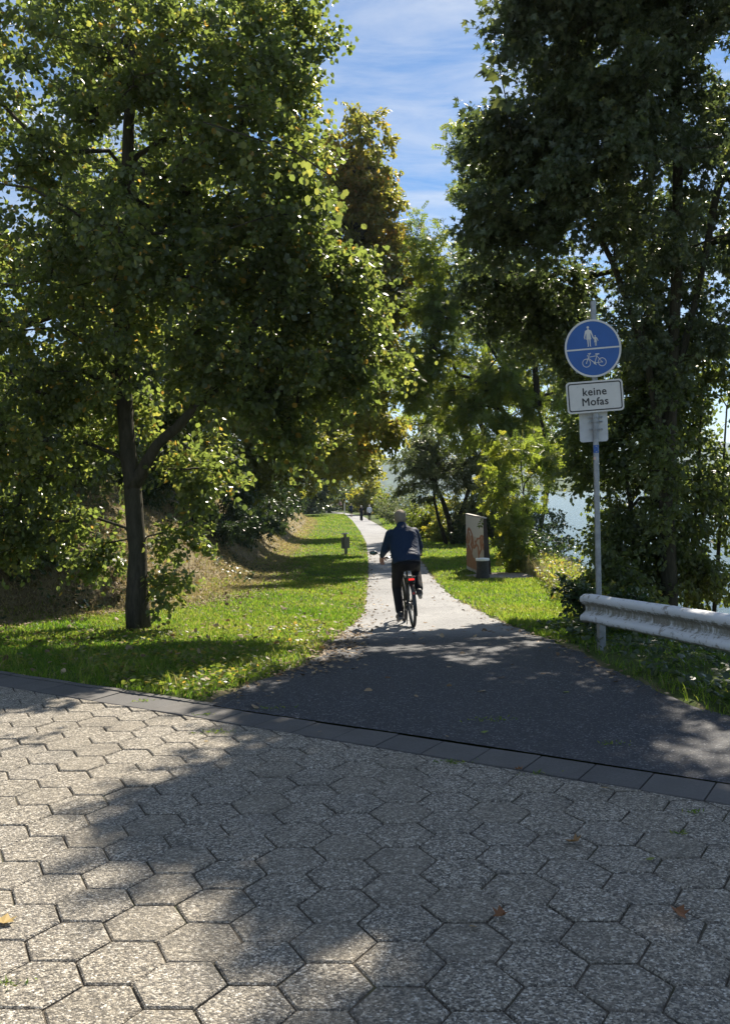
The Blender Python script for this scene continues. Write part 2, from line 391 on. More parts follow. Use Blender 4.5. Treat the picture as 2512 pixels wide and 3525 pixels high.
pc = k.mix(k.math('MULTIPLY', k.math('MAXIMUM', k.math('SUBTRACT', inf, .45), 0.0), .5), pc, (.34, .30, .23))
pc = k.mix(k.math('MULTIPLY', k.math('MAXIMUM', k.math('SUBTRACT', .5, inf), 0.0), .5), pc, (.13, .125, .115))
stn = k.noise(p, 2.6, 4, .6); pc = k.mix(k.ramp(stn, [(.52, 0.), (.68, .35)]), pc, (.10, .095, .08))
k.set(Base_Color=pc, Roughness=.8); k.put(k.b.inputs['Specular IOR Level'], .4)
hgt = k.math('SUBTRACT', k.math('ADD', k.math('MULTIPLY', vor.outputs['Distance'], -1.4), k.math('MULTIPLY', vs_, .5)), k.math('MULTIPLY', k.ramp(wear, [(.48, 0.), (.64, 1.)]), 1.3))
k.bump(hgt, .7, .006); PAVER = k.m
HP = .298; HR = HP / math.sqrt(3) - .0052; ha = math.atan2(KD.y, KD.x) + rad(30)
hc0 = G(418, 3309)
# the row next to the gutter follows it: shift the lattice so that centres sit on rows parallel to the gutter
rowd = HP * math.sqrt(3) / 2; s0 = kerb_s(hc0.x, hc0.y)
hexv = [Vector((math.cos(ha + rad(60) * i), math.sin(ha + rad(60) * i), 0)) for i in range(6)]
def clip_poly(poly, smax):
    out = []
    for i in range(len(poly)):
        a_, b_ = poly[i], poly[(i + 1) % len(poly)]; sa, sb = kerb_s(a_.x, a_.y), kerb_s(b_.x, b_.y)
        if sa <= smax: out.append(a_)
        if (sa - smax) * (sb - smax) < 0: out.append(a_ + (b_ - a_) * ((smax - sa) / (sb - sa)))
    return out
def stone_mesh(poly, top=.0, th=.035, bev=.006):
    n = len(poly); c = sum(poly, Vector()) / n; vs = []; fs = []
    for sc_, z in ((1, top - th), (1, top - bev), (1 - bev / .14, top)):
        for q in poly: w = (q - c) * sc_; vs.append((w.x, w.y, z))
    for r in range(2):
        for i in range(n): j = (i + 1) % n; fs.append((r * n + i, r * n + j, (r + 1) * n + j, (r + 1) * n + i))
    fs.append(tuple(2 * n + i for i in range(n)))
    return c, vs, fs
hex_me = None; cells = []
for i in range(-40, 41):
    for j in range(-44, 45):
        c = hc0 + KD * (HP * (i + (j % 2) * .5)) + KN * (rowd * j)
        s = kerb_s(c.x, c.y)
        if s > HP * .62 or c.y < .2 or c.y > 12 or abs(c.x) > 9: continue
        poly = [Vector((c.x, c.y, 0)) + h * HR for h in hexv]
        cl = clip_poly(poly, -.010)
        if len(cl) < 3: continue
        area = abs(sum(cl[q].x * cl[(q + 1) % len(cl)].y - cl[(q + 1) % len(cl)].x * cl[q].y for q in range(len(cl)))) / 2
        if area < .006: continue
        d = MCAM.transposed() @ (c - Vector((0, 0, CAM_H)))
        vis = d.z < 0 and abs(d.x / -d.z * FPX) < 1256 + 260 and d.y / -d.z * FPX > -1762 - 330
        cells.append((0 if vis else 1, (c.x ** 2 + c.y ** 2), c, cl, len(cl) == 6 and area > .9 * 3 * math.sqrt(3) / 2 * HR * HR))
cells.sort(key=lambda q: (q[0], q[1])); rest = MB()
for idx, (hid, _, c, cl, full) in enumerate(cells):
    tz = random.uniform(-.004, .004); rx, ry = random.gauss(0, .007), random.gauss(0, .007)
    if idx < 296 and not hid:
        if full:
            if hex_me is None:
                cc, vs, fs = stone_mesh([h * HR for h in hexv]); hex_me = bpy.data.meshes.new('paving_stone'); hex_me.from_pydata(vs, [], fs); hex_me.update(); hex_me.materials.append(PAVER)
            o = link('paving_stone', hex_me, None, pav); o.location = (c.x, c.y, tz)
            o.rotation_euler = (rx, ry, random.gauss(0, .012))
        else:
            cc, vs, fs = stone_mesh(cl); me = bpy.data.meshes.new('paving_stone'); me.from_pydata(vs, [], fs); me.update()
            o = link('paving_stone', me, PAVER, pav); o.location = (cc.x, cc.y, tz); o.rotation_euler = (rx * .6, ry * .6, 0)
    else:
        cc, vs, fs = stone_mesh(cl, tz); rest.add([(v[0] + cc.x, v[1] + cc.y, v[2]) for v in vs], fs)
if rest.v: tag(rest.build('paving', PAVER, pav), kind='stuff')
k = Nt('gutter_slab'); p = k.pos(); inf = k.n('ObjectInfo').outputs['Random']; n = k.noise(p, 60, 5, .7); n2 = k.noise(p, 5, 4)
k.set(Base_Color=k.mix(k.math('MULTIPLY', inf, .35), k.mix(k.ramp(n2, [(.4, 0.), (.7, .5)]), k.ramp(n, [(.3, (.055, .055, .057)), (.7, (.115, .113, .11))]), (.05, .048, .044)), (.15, .14, .125)), Roughness=.75); k.bump(n, .3, .006); SLAB = k.m
s = -8.6; slabs = 0
while s < 5.2:
    L = .352 if s > -2.2 else random.choice((.352, .36, .48))
    c = KB + KD * (s + L / 2) + KN * (KW / 2)
    poly = [c + KD * a_ + KN * b_ for a_, b_ in ((-L / 2 + .004, -KW / 2 + .004), (L / 2 - .004, -KW / 2 + .004), (L / 2 - .004, KW / 2 - .01), (-L / 2 + .004, KW / 2 - .01))]
    cc, vs, fs = stone_mesh(poly, .002, .05, .004); me = bpy.data.meshes.new('gutter_slab'); me.from_pydata(vs, [], fs); me.update()
    o = link('gutter_slab', me, SLAB, pav); o.location = (cc.x, cc.y, random.uniform(-.003, .003)); o.rotation_euler = (random.gauss(0, .006), random.gauss(0, .006), 0)
    if s < -1.6:      # narrow edging stones between gutter and lawn
        c2 = KB + KD * (s + L / 2) + KN * (KW + .028)
        poly = [c2 + KD * a_ + KN * b_ for a_, b_ in ((-L / 2 + .003, -.03), (L / 2 - .003, -.03), (L / 2 - .003, .03), (-L / 2 + .003, .03))]
        cc, vs, fs = stone_mesh(poly, .012, .06, .004); me = bpy.data.meshes.new('edging_stone'); me.from_pydata(vs, [], fs); me.update()
        o = link('edging_stone', me, SLAB, pav); o.location = (cc.x, cc.y, random.uniform(-.003, .004))
    s += L

# ------------------------------------------------------------------ river, far bank, hill
k = Nt('river_water'); p = k.pos(); mpn = k.n('Mapping', Vector=p); mpn.inputs['Scale'].default_value = (.9, .45, 1)
n = k.noise(mpn.outputs[0], 2.2, 6, .65)
k.set(Base_Color=(.03, .055, .06), Roughness=.12); k.put(k.b.inputs['IOR'], 1.33); k.bump(n, .35, .25)
wv = MB().add([(4, -60, WATER_Z), (2600, -60, WATER_Z), (2600, 5200, WATER_Z), (-900, 5200, WATER_Z), (-900, 500, WATER_Z), (-40, 180, WATER_Z), (-4, 120, WATER_Z), (4, 60, WATER_Z)], [tuple(range(8))])
tag(wv.build('water', k.m), 'bright blue river water beyond the bank on the right', kind='structure')
FOREST = plain('forest_canopy', (.05, .075, .03), .9, spec=.1, var=.5, scale=.06, bump=0)
def ridge(name, label, x0, x1, yb, depth, prof, n=160, m=26, jag=4):
    xs = np.linspace(x0, x1, n); ts = np.linspace(0, 1, m); V = []; F = []
    for j, t in enumerate(ts):
        for i, x in enumerate(xs):
            h = np.interp(x, prof[0], prof[1]) * math.sin(t * math.pi * .5) ** 1.2
            V.append((x, yb + depth * t, -4.6 + h + (jag * (mnoise.noise(Vector((x * .05, t * 9, 1))) + .5 * mnoise.noise(Vector((x * .17, t * 30, 5)))) if j else 0)))
    for j in range(m - 1):
        for i in range(n - 1): q = j * n + i; F.append((q, q + 1, q + n + 1, q + n))
    return tag(link(name, fast_mesh(name, np.array(V), np.array(F), smooth=True), FOREST), label, kind='structure')
ridge('hill', 'blue hazy wooded hill far off at the end of the valley', -1500, 1500, 2000, 700, ([-1500, -600, -150, 20, 70, 140, 420, 900, 1500], [210, 180, 112, 104, 100, 92, 85, 110, 150]), jag=7)
ridge('far_bank', 'low wooded far bank of the river', 90, 1500, 820, 120, ([90, 160, 300, 700, 1500], [2, 12, 18, 22, 26]), n=200, m=10, jag=3)

# ------------------------------------------------------------------ foliage machinery
T_BROAD = (np.array([(0, 0, 0), (-.40, .28, -.10), (-.36, .68, -.14), (0, 1, -.12), (.36, .68, -.14), (.40, .28, -.10), (0, .5, .03)]), np.array([(0, 6, 2, 1), (6, 3, 2, 2), (0, 5, 4, 6), (6, 4, 3, 3)]))
T_BROAD = (T_BROAD[0][:6], np.array([(0, 3, 2, 1), (0, 5, 4, 3)]))
T_OVAL = (np.array([(0, 0, 0), (-.3, .5, -.1), (0, 1, -.08), (.3, .5, -.1)]), np.array([(0, 2, 1), (0, 3, 2)]))
T_LANCE = (np.array([(0, 0, 0), (-.13, .45, -.05), (0, 1, -.15), (.13, .45, -.05)]), np.array([(0, 2, 1), (0, 3, 2)]))
_star = [(0, 0), (-.22, .12), (-.52, .10), (-.36, .34), (-.56, .62), (-.24, .56), (0, 1.0), (.24, .56), (.56, .62), (.36, .34), (.52, .10), (.22, .12)]
T_MAPLE = (np.array([(x, y, -.10 * abs(x) * 2 - .08 * y * y) for x, y in _star]), np.array([(0, 6, 5, 3), (0, 3, 2, 1), (3, 5, 4, 4), (0, 9, 7, 6), (0, 11, 10, 9), (9, 8, 7, 7)]))
T_MAPLE6 = (np.array([(0, 0, 0), (-.52, .12, -.1), (-.20, .28, .0), (-.52, .66, -.14), (-.2, .52, -.03), (0, 1.0, -.1), (.2, .52, -.03), (.52, .66, -.14), (.20, .28, 0), (.52, .12, -.1)]), np.array([(0, 2, 1), (0, 4, 3), (0, 5, 4), (0, 6, 5), (0, 7, 6), (0, 9, 8)]))
# maple with triangles only
T_MAPLE = (T_MAPLE[0], np.array([(0, 6, 5), (0, 5, 3), (3, 5, 4), (0, 3, 2), (0, 7, 6), (0, 9, 7), (9, 8, 7), (0, 10, 9)]))
T_PINN = None
def _pinn():
    vs = []; fs = []
    for i in range(4):
        for sgn in (-1, 1):
            y0 = .12 + i * .22; b = len(vs); c, s_ = math.cos(rad(52)), math.sin(rad(52)) * sgn
            for (px, py) in ((0, 0), (-.09, .17), (0, .38), (.09, .17)):
                vs.append((px * c + py * s_, y0 + py * c - px * s_, -.05 * i * i * .25 - .06 * (py > .1)))
            fs += [(b, b + 2, b + 1), (b, b + 3, b + 2)]
    b = len(vs); vs += [(0, .8, -.12), (-.07, .98, -.15), (0, 1.15, -.22), (.07, .98, -.15)]; fs += [(b, b + 2, b + 1), (b, b + 3, b + 2)]
    return np.array(vs), np.array(fs)
T_PINN = _pinn()
def nrmz(a): return a / np.maximum(np.linalg.norm(a, axis=1, keepdims=True), 1e-9)
def leaves_mesh(name, pos, d, n, size, tint, tmpl):
    tv, tf = tmpl; d = nrmz(d); sd_ = nrmz(np.cross(d, n)); n = np.cross(sd_, d)
    V = pos[:, None, :] + size[:, None, None] * (tv[None, :, 0:1] * sd_[:, None] + tv[None, :, 1:2] * d[:, None] + tv[None, :, 2:3] * n[:, None])
    N, K = len(pos), len(tv); F = (tf[None] + (np.arange(N) * K)[:, None, None]).reshape(-1, tf.shape[1])
    return fast_mesh(name, V.reshape(-1, 3), F, np.repeat(tint, len(tf)))

def E(u, v, ru, rv, d, rd, n):        # ellipsoid of crown seen at (u,v) in the photograph, at distance d
    return (at(u, v, d), (ru / FPX * d, rd, rv / FPX * d), n)
def sample_clumps(ells, shell=.45):
    out = []
    for c, r, n in ells:
        q = RNG.normal(size=(n, 3)); q = nrmz(q) * (RNG.random((n, 1)) ** shell)
        out.append(np.array(c)[None] + q * np.array(r)[None])
    return np.concatenate(out)
def plant(name, label, cat, stems, r0, ells, nleaf, size, tmpl, mat, clump=.55, droop=.4, bark=None, group=None, twigs=9, tintf=None, wood='trunk', green='crown', flat=.75, extra=None, sides=7, keep=None, seg=.7, stemr=None):
    root = empty(name, stems[0][0]); tag(root, label, cat, group); o0 = np.array(stems[0][0])
    cl = sample_clumps(ells)
    if keep is not None: cl = cl[keep(cl)]
    cen = cl.mean(0)
    # wood
    P = []; par = []; chains = []
    for st in stems:
        ch = []
        for i, q in enumerate(st):
            P.append(np.array(q, float)); par.append(len(P) - 2 if i else -1); ch.append(len(P) - 1)
        chains.append(ch)
    nst = len(P); order = np.argsort(np.linalg.norm(cl - np.array(stems[0][-1])[None], axis=1)); tips = []
    for ci in order:
        c = cl[ci]; A = np.array(P); df = c[None] - A; dist = np.linalg.norm(df, axis=1)
        cost = dist + .9 * np.clip(A[:, 2] - c[2] + .2, 0, None) + np.where(np.arange(len(P)) < nst, 0, .12)
        b = int(np.argmin(cost)); L = dist[b]; m = max(2, int(L / seg))
        p0 = A[b]; pd = A[b] - A[par[b]] if par[b] >= 0 else np.array([0, 0, 1.]); pd = pd / max(np.linalg.norm(pd), 1e-6)
        c1 = p0 + pd * L * .35 + np.array([0, 0, .12 * L]); ch = [b]; prev = b
        for i in range(1, m + 1):
            t = i / m; q = (1 - t) ** 2 * p0 + 2 * t * (1 - t) * c1 + t * t * c + (RNG.normal(size=3) * .05 * L / m if i < m else 0)
            P.append(q); par.append(prev); prev = len(P) - 1; ch.append(prev)
        chains.append(ch); tips.append(prev)
    cnt = np.zeros(len(P))
    for t in tips: cnt[t] += 1
    for i in range(len(P) - 1, -1, -1):
        if par[i] >= 0: cnt[par[i]] += cnt[i]
    R = r0 * (np.maximum(cnt, .7) / max(cnt.max(), 1)) ** .5
    mb = MB()
    for ci, ch in enumerate(chains):
        if ci < len(stems):
            pts = [P[i] for i in ch]; rr = []
            for q, i in enumerate(ch):
                rr.append(r0 * (1 - .45 * q / max(len(ch) - 1, 1)) * (1.32 if q == 0 else 1) if len(stems) == 1 or True else R[i])
            if stemr: rr = [x * stemr[ci] for x in rr]
            elif len(stems) > 1: rr = [x * (.55 + .45 * ((ci * 7) % 5) / 4) for x in rr]
            rr[-1] = max(R[ch[-1]], rr[-1] * .55)
            fp, fr = [], []
            for q in range(len(pts) - 1):
                for t in (0, .34, .67): fp.append(pts[q] * (1 - t) + pts[q + 1] * t + RNG.normal(size=3) * r0 * .06); fr.append((rr[q] * (1 - t) + rr[q + 1] * t) * RNG.uniform(.95, 1.06))
            fp.append(pts[-1]); fr.append(rr[-1])
            mb.tube([Vector(q - o0) for q in fp], fr, 14 if r0 > .12 else 7)
        else:
            mb.tube([Vector(P[i] - o0) for i in ch], [max(R[ch[1]], .006)] + [max(R[i], .006) for i in ch[1:]], sides if R[ch[1]] > .03 else 4, cap=False)
    # twigs and leaves
    nc = len(cl); out = nrmz(cl - cen[None] + np.array([0, 0, .3])); kt = twigs
    td = nrmz(np.repeat(out, kt, 0) * .5 + RNG.normal(size=(nc * kt, 3)) + np.array([0, 0, .05])); td[:, 2] *= flat
    tl = clump * RNG.uniform(.6, 1.35, nc * kt); t0 = np.repeat(cl, kt, 0) + RNG.normal(size=(nc * kt, 3)) * clump * .18
    sag = np.array([0, 0, -1.]) * (droop * tl * .35)[:, None]; t1 = t0 + td * tl[:, None] + sag
    for q in range(0, nc * kt, 2 if nc * kt < 2600 else 4):
        mb.tube([Vector(t0[q] - o0), Vector((t0[q] + t1[q]) / 2 - o0 - sag[q] * .25), Vector(t1[q] - o0)], [.006, .004, .002], 3, cap=False)
    wo = mb.build(wood, bark or BARK_DARK, root, smooth=True)
    if wood == 'stem': wo['kind'] = 'stuff'
    ti = RNG.integers(0, nc * kt, nleaf); s_ = RNG.random(nleaf) ** .7
    pos = t0[ti] + (t1[ti] - t0[ti]) * s_[:, None] + RNG.normal(size=(nleaf, 3)) * clump * .10
    ld = td[ti] * .7 + RNG.normal(size=(nleaf, 3)) * .65 + np.array([0, 0, -droop]); ln = RNG.normal(size=(nleaf, 3)) * .75 + np.array([0, 0, .85])
    sz = size * RNG.uniform(.65, 1.25, nleaf)
    ctint = RNG.random(nc)[ti // kt]; tt = np.clip(.35 * ctint + .55 * RNG.random(nleaf) ** 1.3, 0, .9)
    odd = RNG.random(nleaf) < .02; tt[odd] = 1
    if tintf is not None: tt = tintf(pos, tt)
    lm = link(green, leaves_mesh(green, pos - o0[None], ld, ln, sz, tt, tmpl), mat, root); lm['kind'] = 'stuff'
    return root
def gz(x, y): return float(ground_z(np.array([x]), np.array([y]))[0])
def gp(x, y, dz=-.08): return (x, y, gz(x, y) + dz)

# ------------------------------------------------------------------ trees, near to far
plant('linden_tree', 'big linden tree with dark trunk on the lawn at the left, some leaves yellow', 'tree',
      [[gp(-3.5, 13.4), at(472, 1900, 13.4), at(452, 1650, 13.4), at(428, 1400, 13.5), at(420, 1000, 13.5), at(440, 600, 13.6), at(460, 150, 13.6)],
       [at(456, 1680, 13.4), at(540, 1530, 13.15), at(640, 1440, 13.0), at(800, 1280, 13), at(930, 1000, 13)]], .152,
      [E(420, 350, 500, 400, 13.4, 2.4, 60), E(800, 500, 300, 400, 13.2, 1.8, 46), E(960, 820, 200, 330, 13, 1.2, 40), E(960, 180, 160, 280, 13.4, 1.2, 22), E(600, 930, 430, 330, 13.0, 2.0, 66),
       E(120, 950, 400, 420, 13.4, 2.0, 48), E(1130, 1060, 170, 230, 13, .9, 26), E(900, 1280, 360, 120, 12.9, 1.3, 34), E(1230, 1230, 110, 110, 12.8, .7, 12), E(170, 1400, 330, 230, 13.4, 1.8, 40), E(450, -150, 500, 260, 13.6, 2.2, 30), E(-250, 700, 200, 700, 13.6, 2, 30),
       E(60, 1720, 260, 190, 13.6, 1.2, 24), E(680, 1600, 110, 130, 13.6, .5, 8), E(330, 1880, 70, 130, 13.8, .4, 5), E(600, 1850, 50, 110, 13.5, .3, 3), E(950, 1470, 90, 60, 12.9, .5, 5), E(560, 2010, 70, 30, 13.2, .25, 2)],
      122000, .082, T_BROAD, LEAF_LINDEN, clump=.5, droop=.55, bark=BARK, twigs=11, stemr=[1, .6])
plant('maple_tree', 'tall dark maple tree behind the guard rail on the right', 'tree',
      [[gp(4.7, 13.6, -.2), at(2290, 1700, 13.6), at(2310, 1300, 13.6), at(2330, 900, 13.6), at(2330, 450, 13.6), at(2320, 0, 13.6)],
       [at(2295, 1650, 13.6), at(2230, 1250, 13.5), at(2110, 900, 13.4), at(1960, 620, 13.2)], [at(2310, 1350, 13.6), at(2400, 1000, 13.7), at(2480, 600, 13.8)]], .115,
      [E(2200, 250, 400, 400, 13.6, 2.0, 48), E(1960, 640, 330, 300, 13.3, 1.7, 34), E(2350, 750, 330, 420, 13.8, 2.0, 44), E(1740, 770, 150, 150, 13.2, .8, 10), E(1990, 250, 160, 250, 13.4, 1.2, 22), E(1830, 480, 150, 190, 13.3, 1.0, 14),
       E(2330, -230, 400, 330, 13.7, 1.8, 40), E(2480, -560, 330, 260, 13.2, 1.8, 30), E(2700, -150, 250, 500, 11.5, 1.6, 30), E(2330, 1150, 260, 170, 13.8, 1.6, 14), E(2800, 400, 330, 700, 13.8, 2.0, 40), E(1800, 1080, 170, 90, 16, .8, 15), E(1970, 1160, 110, 120, 16.3, .8, 12), E(1680, 950, 90, 70, 15.5, .6, 7), E(1900, 980, 150, 90, 15.3, .8, 12), E(2250, -150, 260, 200, 12.3, 1.0, 24), E(2050, 10, 150, 120, 12.3, .8, 15), E(1900, -20, 110, 90, 12.0, .6, 10), E(1815, 130, 55, 60, 12.2, .4, 4), E(2150, 400, 150, 200, 12.3, .7, 12)],  # out-of-view upper lobes added so the crown shades the paving
      118000, .10, T_MAPLE6, LEAF_MAPLE, clump=.5, droop=.5, twigs=11, stemr=[1, .55, .5])
def ivy_tint(p, t): return np.clip(t, 0, 1)
plant('riverside_thicket', 'dense many-stemmed thicket hanging with creepers behind the guard rail', 'thicket',
      [[gp(4.9, 14.6), at(2240, 1700, 14.6), at(2260, 1300, 14.6)], [gp(5.3, 14.9), at(2400, 1700, 14.8), at(2420, 1250, 14.7)], [gp(4.4, 14.2), at(2170, 1750, 14.2), at(2120, 1400, 14.2)], [gp(5.6, 14.4), at(2480, 1750, 14.5), at(2500, 1400, 14.5)], [gp(5.0, 15.6), at(2310, 1800, 15.6), at(2340, 1300, 15.6)]], .05,
      [E(2180, 1280, 170, 230, 14.6, 1.0, 34), E(2400, 1330, 190, 260, 14.7, 1.1, 40), E(2130, 1560, 130, 200, 14.4, .9, 26), E(2170, 1760, 130, 200, 14.2, .9, 26), E(2420, 1750, 150, 240, 14.6, 1.0, 34), E(2280, 1930, 170, 150, 14.2, .8, 24), E(2110, 1950, 80, 120, 13.2, .5, 10), E(2460, 2000, 120, 90, 14.2, .6, 10), E(2800, 1500, 250, 450, 14.6, 1.2, 30), E(2020, 1500, 60, 160, 14.6, .5, 7), E(2300, 1500, 120, 300, 15.5, .8, 26), E(2300, 1500, 90, 330, 13.0, .35, 9)],
      46000, .098, T_OVAL, LEAF_THICKET, clump=.42, droop=.7, twigs=10, wood='stem', green='foliage')
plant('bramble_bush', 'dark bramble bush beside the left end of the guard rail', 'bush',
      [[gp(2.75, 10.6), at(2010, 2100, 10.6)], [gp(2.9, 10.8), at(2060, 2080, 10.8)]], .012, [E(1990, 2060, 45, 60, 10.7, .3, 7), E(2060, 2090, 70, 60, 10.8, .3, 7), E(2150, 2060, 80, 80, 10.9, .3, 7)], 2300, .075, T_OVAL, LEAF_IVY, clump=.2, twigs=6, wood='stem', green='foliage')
plant('ash_tree', 'slender ash tree with feathery leaves leaning over from the river bank', 'tree',
      [[gp(7.2, 38), at(1900, 1600, 38), at(1850, 1400, 38), at(1720, 1250, 37.5), at(1600, 1050, 37), at(1545, 940, 37)], [at(1850, 1400, 38), at(1830, 1150, 38), at(1760, 800, 37.6), at(1690, 500, 37.4)]], .15,
      [E(1470, 860, 60, 130, 37, 1.2, 9), E(1560, 1020, 110, 170, 37, 1.6, 22), E(1480, 1180, 90, 190, 37, 1.6, 18), E(1690, 1280, 220, 170, 38, 2.2, 34), E(1800, 1080, 200, 130, 38.4, 2.2, 24), E(1830, 1460, 210, 170, 38, 2.2, 30), E(1600, 1430, 160, 100, 37.5, 1.8, 18), E(1630, 640, 50, 220, 37.4, 1.0, 16), E(1700, 1000, 120, 120, 38, 1.8, 12), E(1930, 1250, 150, 250, 38.5, 1.8, 24), E(1420, 1350, 70, 120, 37.5, 1.2, 10)],
      13000, .38, T_PINN, LEAF_ASH, clump=.75, droop=.45, twigs=8)
plant('alder_tree', 'rounded mid-green alder filling the gap between ash and willow on the river side', 'tree',
      [[gp(7.0, 56), at(1720, 1600, 56), at(1700, 1300, 56)], [at(1720, 1600, 56), at(1600, 1350, 55.5)]], .2,
      [E(1560, 1400, 150, 150, 55, 2.6, 24), E(1740, 1330, 160, 190, 56, 2.8, 24), E(1640, 1180, 120, 150, 56, 2.4, 12), E(1860, 1500, 130, 170, 56, 2.4, 24), E(1480, 1480, 80, 70, 55, 1.8, 10), E(1960, 1400, 120, 250, 54, 2.2, 20)],
      18000, .24, T_OVAL, LEAF_SHRUB, clump=1.0, droop=.5, twigs=9)
plant('willow_tree', 'grey-green willow with curved dark stems growing behind the painted stele', 'tree',
      [[gp(4.3, 46.5), at(1512, 1800, 46.5), at(1494, 1720, 46.5), at(1500, 1600, 46.5)], [gp(5.0, 46.8), at(1582, 1780, 46.6), at(1612, 1690, 46.6), at(1630, 1560, 46.4)], [gp(4.7, 46.4), at(1545, 1790, 46.4), at(1522, 1720, 46.3), at(1470, 1620, 46.2)]], .17,
      [E(1440, 1610, 100, 110, 46.4, 2.0, 24), E(1550, 1550, 140, 110, 46.6, 2.2, 30), E(1650, 1650, 110, 120, 46.6, 2.0, 26), E(1730, 1760, 80, 120, 46, 1.4, 14), E(1600, 1780, 60, 70, 46.8, 1.2, 8)],
      30000, .24, T_LANCE, LEAF_WILLOW, clump=.65, droop=.8, twigs=9)
plant('ash_sapling', 'bright yellow-green ash sapling on the bank just right of the painted stele', 'sapling',
      [[gp(5.7, 26.5), at(1830, 1850, 26.5), at(1800, 1700, 26.4), at(1790, 1560, 26.3)], [at(1830, 1860, 26.5), at(1790, 1830, 25.8)]], .035,
      [E(1770, 1560, 90, 60, 26.2, .6, 8), E(1740, 1660, 60, 60, 26.2, .5, 6), E(1780, 1800, 100, 70, 25.8, .6, 11), E(1840, 1690, 90, 80, 26.6, .6, 8), E(1810, 1880, 80, 50, 25.8, .5, 6), E(1880, 1560, 80, 80, 27, .6, 7)],
      1500, .30, T_PINN, LEAF_ASH, clump=.42, droop=.5, twigs=6)
plant('chestnut_tree', 'tall horse chestnut turning brown beyond the linden on the left of the path', 'tree',
      [[gp(-6.2, 43), at(960, 1500, 43), at(1080, 1200, 42), at(1160, 800, 42), at(1200, 500, 42)]], .32,
      [E(1230, 540, 110, 200, 42, 2.2, 28), E(1310, 720, 80, 150, 42, 1.6, 18), E(1130, 700, 120, 250, 42, 2, 24), E(1210, 850, 180, 260, 42, 2.6, 50), E(1290, 1100, 120, 260, 41.6, 2.2, 36), E(1130, 1200, 180, 260, 42, 2.6, 36), E(1200, 1460, 190, 110, 41, 2.2, 30), E(1330, 1290, 80, 110, 41, 1.4, 12), E(1370, 960, 60, 190, 41.5, 1.3, 16)],
      58000, .24, T_OVAL, LEAF_CHESTNUT, clump=.8, droop=.7, twigs=10, tintf=lambda p, t: np.clip(t * 1.0 + .15 * np.sin(p[:, 2] * .9 + p[:, 0]), 0, 1))
plant('bank_tree', 'dark broad tree on the bank top behind the linden at the far left', 'tree', [[gp(-11, 21.5), at(-300, 1500, 21.5), at(-150, 1000, 21.5)]], .22,
      [E(-150, 900, 330, 600, 21.5, 2.5, 46), E(350, 950, 300, 350, 22, 2, 34), E(740, 1080, 170, 180, 21.5, 1.2, 24), E(540, 1150, 160, 150, 20.5, 1.0, 18), E(330, 1500, 150, 130, 18.5, 1.0, 16), E(60, 1820, 170, 110, 16.5, .9, 14), E(200, 1350, 250, 220, 20.5, 2, 26), E(120, 1650, 240, 160, 20, 1.6, 18), E(250, 500, 300, 420, 22, 2, 24)], 56000, .15, T_OVAL, LEAF_MAPLE, clump=.8, twigs=9, group='trees on the bank top')  # lobes hidden behind the linden crown are added to shade the bank
plant('bank_tree', 'shady tree on the bank top glimpsed past the right side of the linden trunk', 'tree', [[gp(-7.6, 27), at(420, 1500, 27), at(560, 1000, 27)]], .22,
      [E(540, 900, 340, 540, 27, 2.5, 80), E(480, 1250, 250, 200, 27, 2, 20), E(620, 1430, 170, 150, 27, 1.6, 18), E(400, 1500, 250, 180, 26, 2, 22)], 44000, .19, T_OVAL, LEAF_LINDEN, clump=.9, twigs=8, group='trees on the bank top')
plant('bank_tree', 'dark tree overhanging the grassy slope before the horse chestnut', 'tree', [[gp(-6.6, 35), at(760, 1500, 35), at(880, 1200, 35)]], .22,
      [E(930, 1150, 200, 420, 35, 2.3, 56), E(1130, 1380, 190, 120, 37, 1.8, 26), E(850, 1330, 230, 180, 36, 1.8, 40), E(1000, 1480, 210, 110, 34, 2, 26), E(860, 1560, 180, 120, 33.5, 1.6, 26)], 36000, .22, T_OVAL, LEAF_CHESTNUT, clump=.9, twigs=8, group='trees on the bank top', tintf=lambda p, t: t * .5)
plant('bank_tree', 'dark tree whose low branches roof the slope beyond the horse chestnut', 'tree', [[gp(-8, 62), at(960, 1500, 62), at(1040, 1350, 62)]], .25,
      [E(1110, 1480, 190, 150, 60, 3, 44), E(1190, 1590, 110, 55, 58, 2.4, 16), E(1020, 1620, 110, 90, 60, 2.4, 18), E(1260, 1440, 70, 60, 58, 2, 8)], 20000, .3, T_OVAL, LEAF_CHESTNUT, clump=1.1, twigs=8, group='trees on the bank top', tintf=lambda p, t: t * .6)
plant('bank_tree', 'far dark tree shading the bend of the path', 'tree', [[gp(-11, 120), at(1010, 1650, 120), at(1060, 1600, 120)]], .3,
      [E(1080, 1650, 110, 70, 122, 4, 40), E(1150, 1690, 60, 40, 140, 4, 14), E(1060, 1720, 90, 45, 135, 4, 16), E(1120, 1745, 80, 25, 165, 4, 14)], 15000, .5, T_OVAL, LEAF_MAPLE, clump=1.6, twigs=8, group='trees on the bank top')

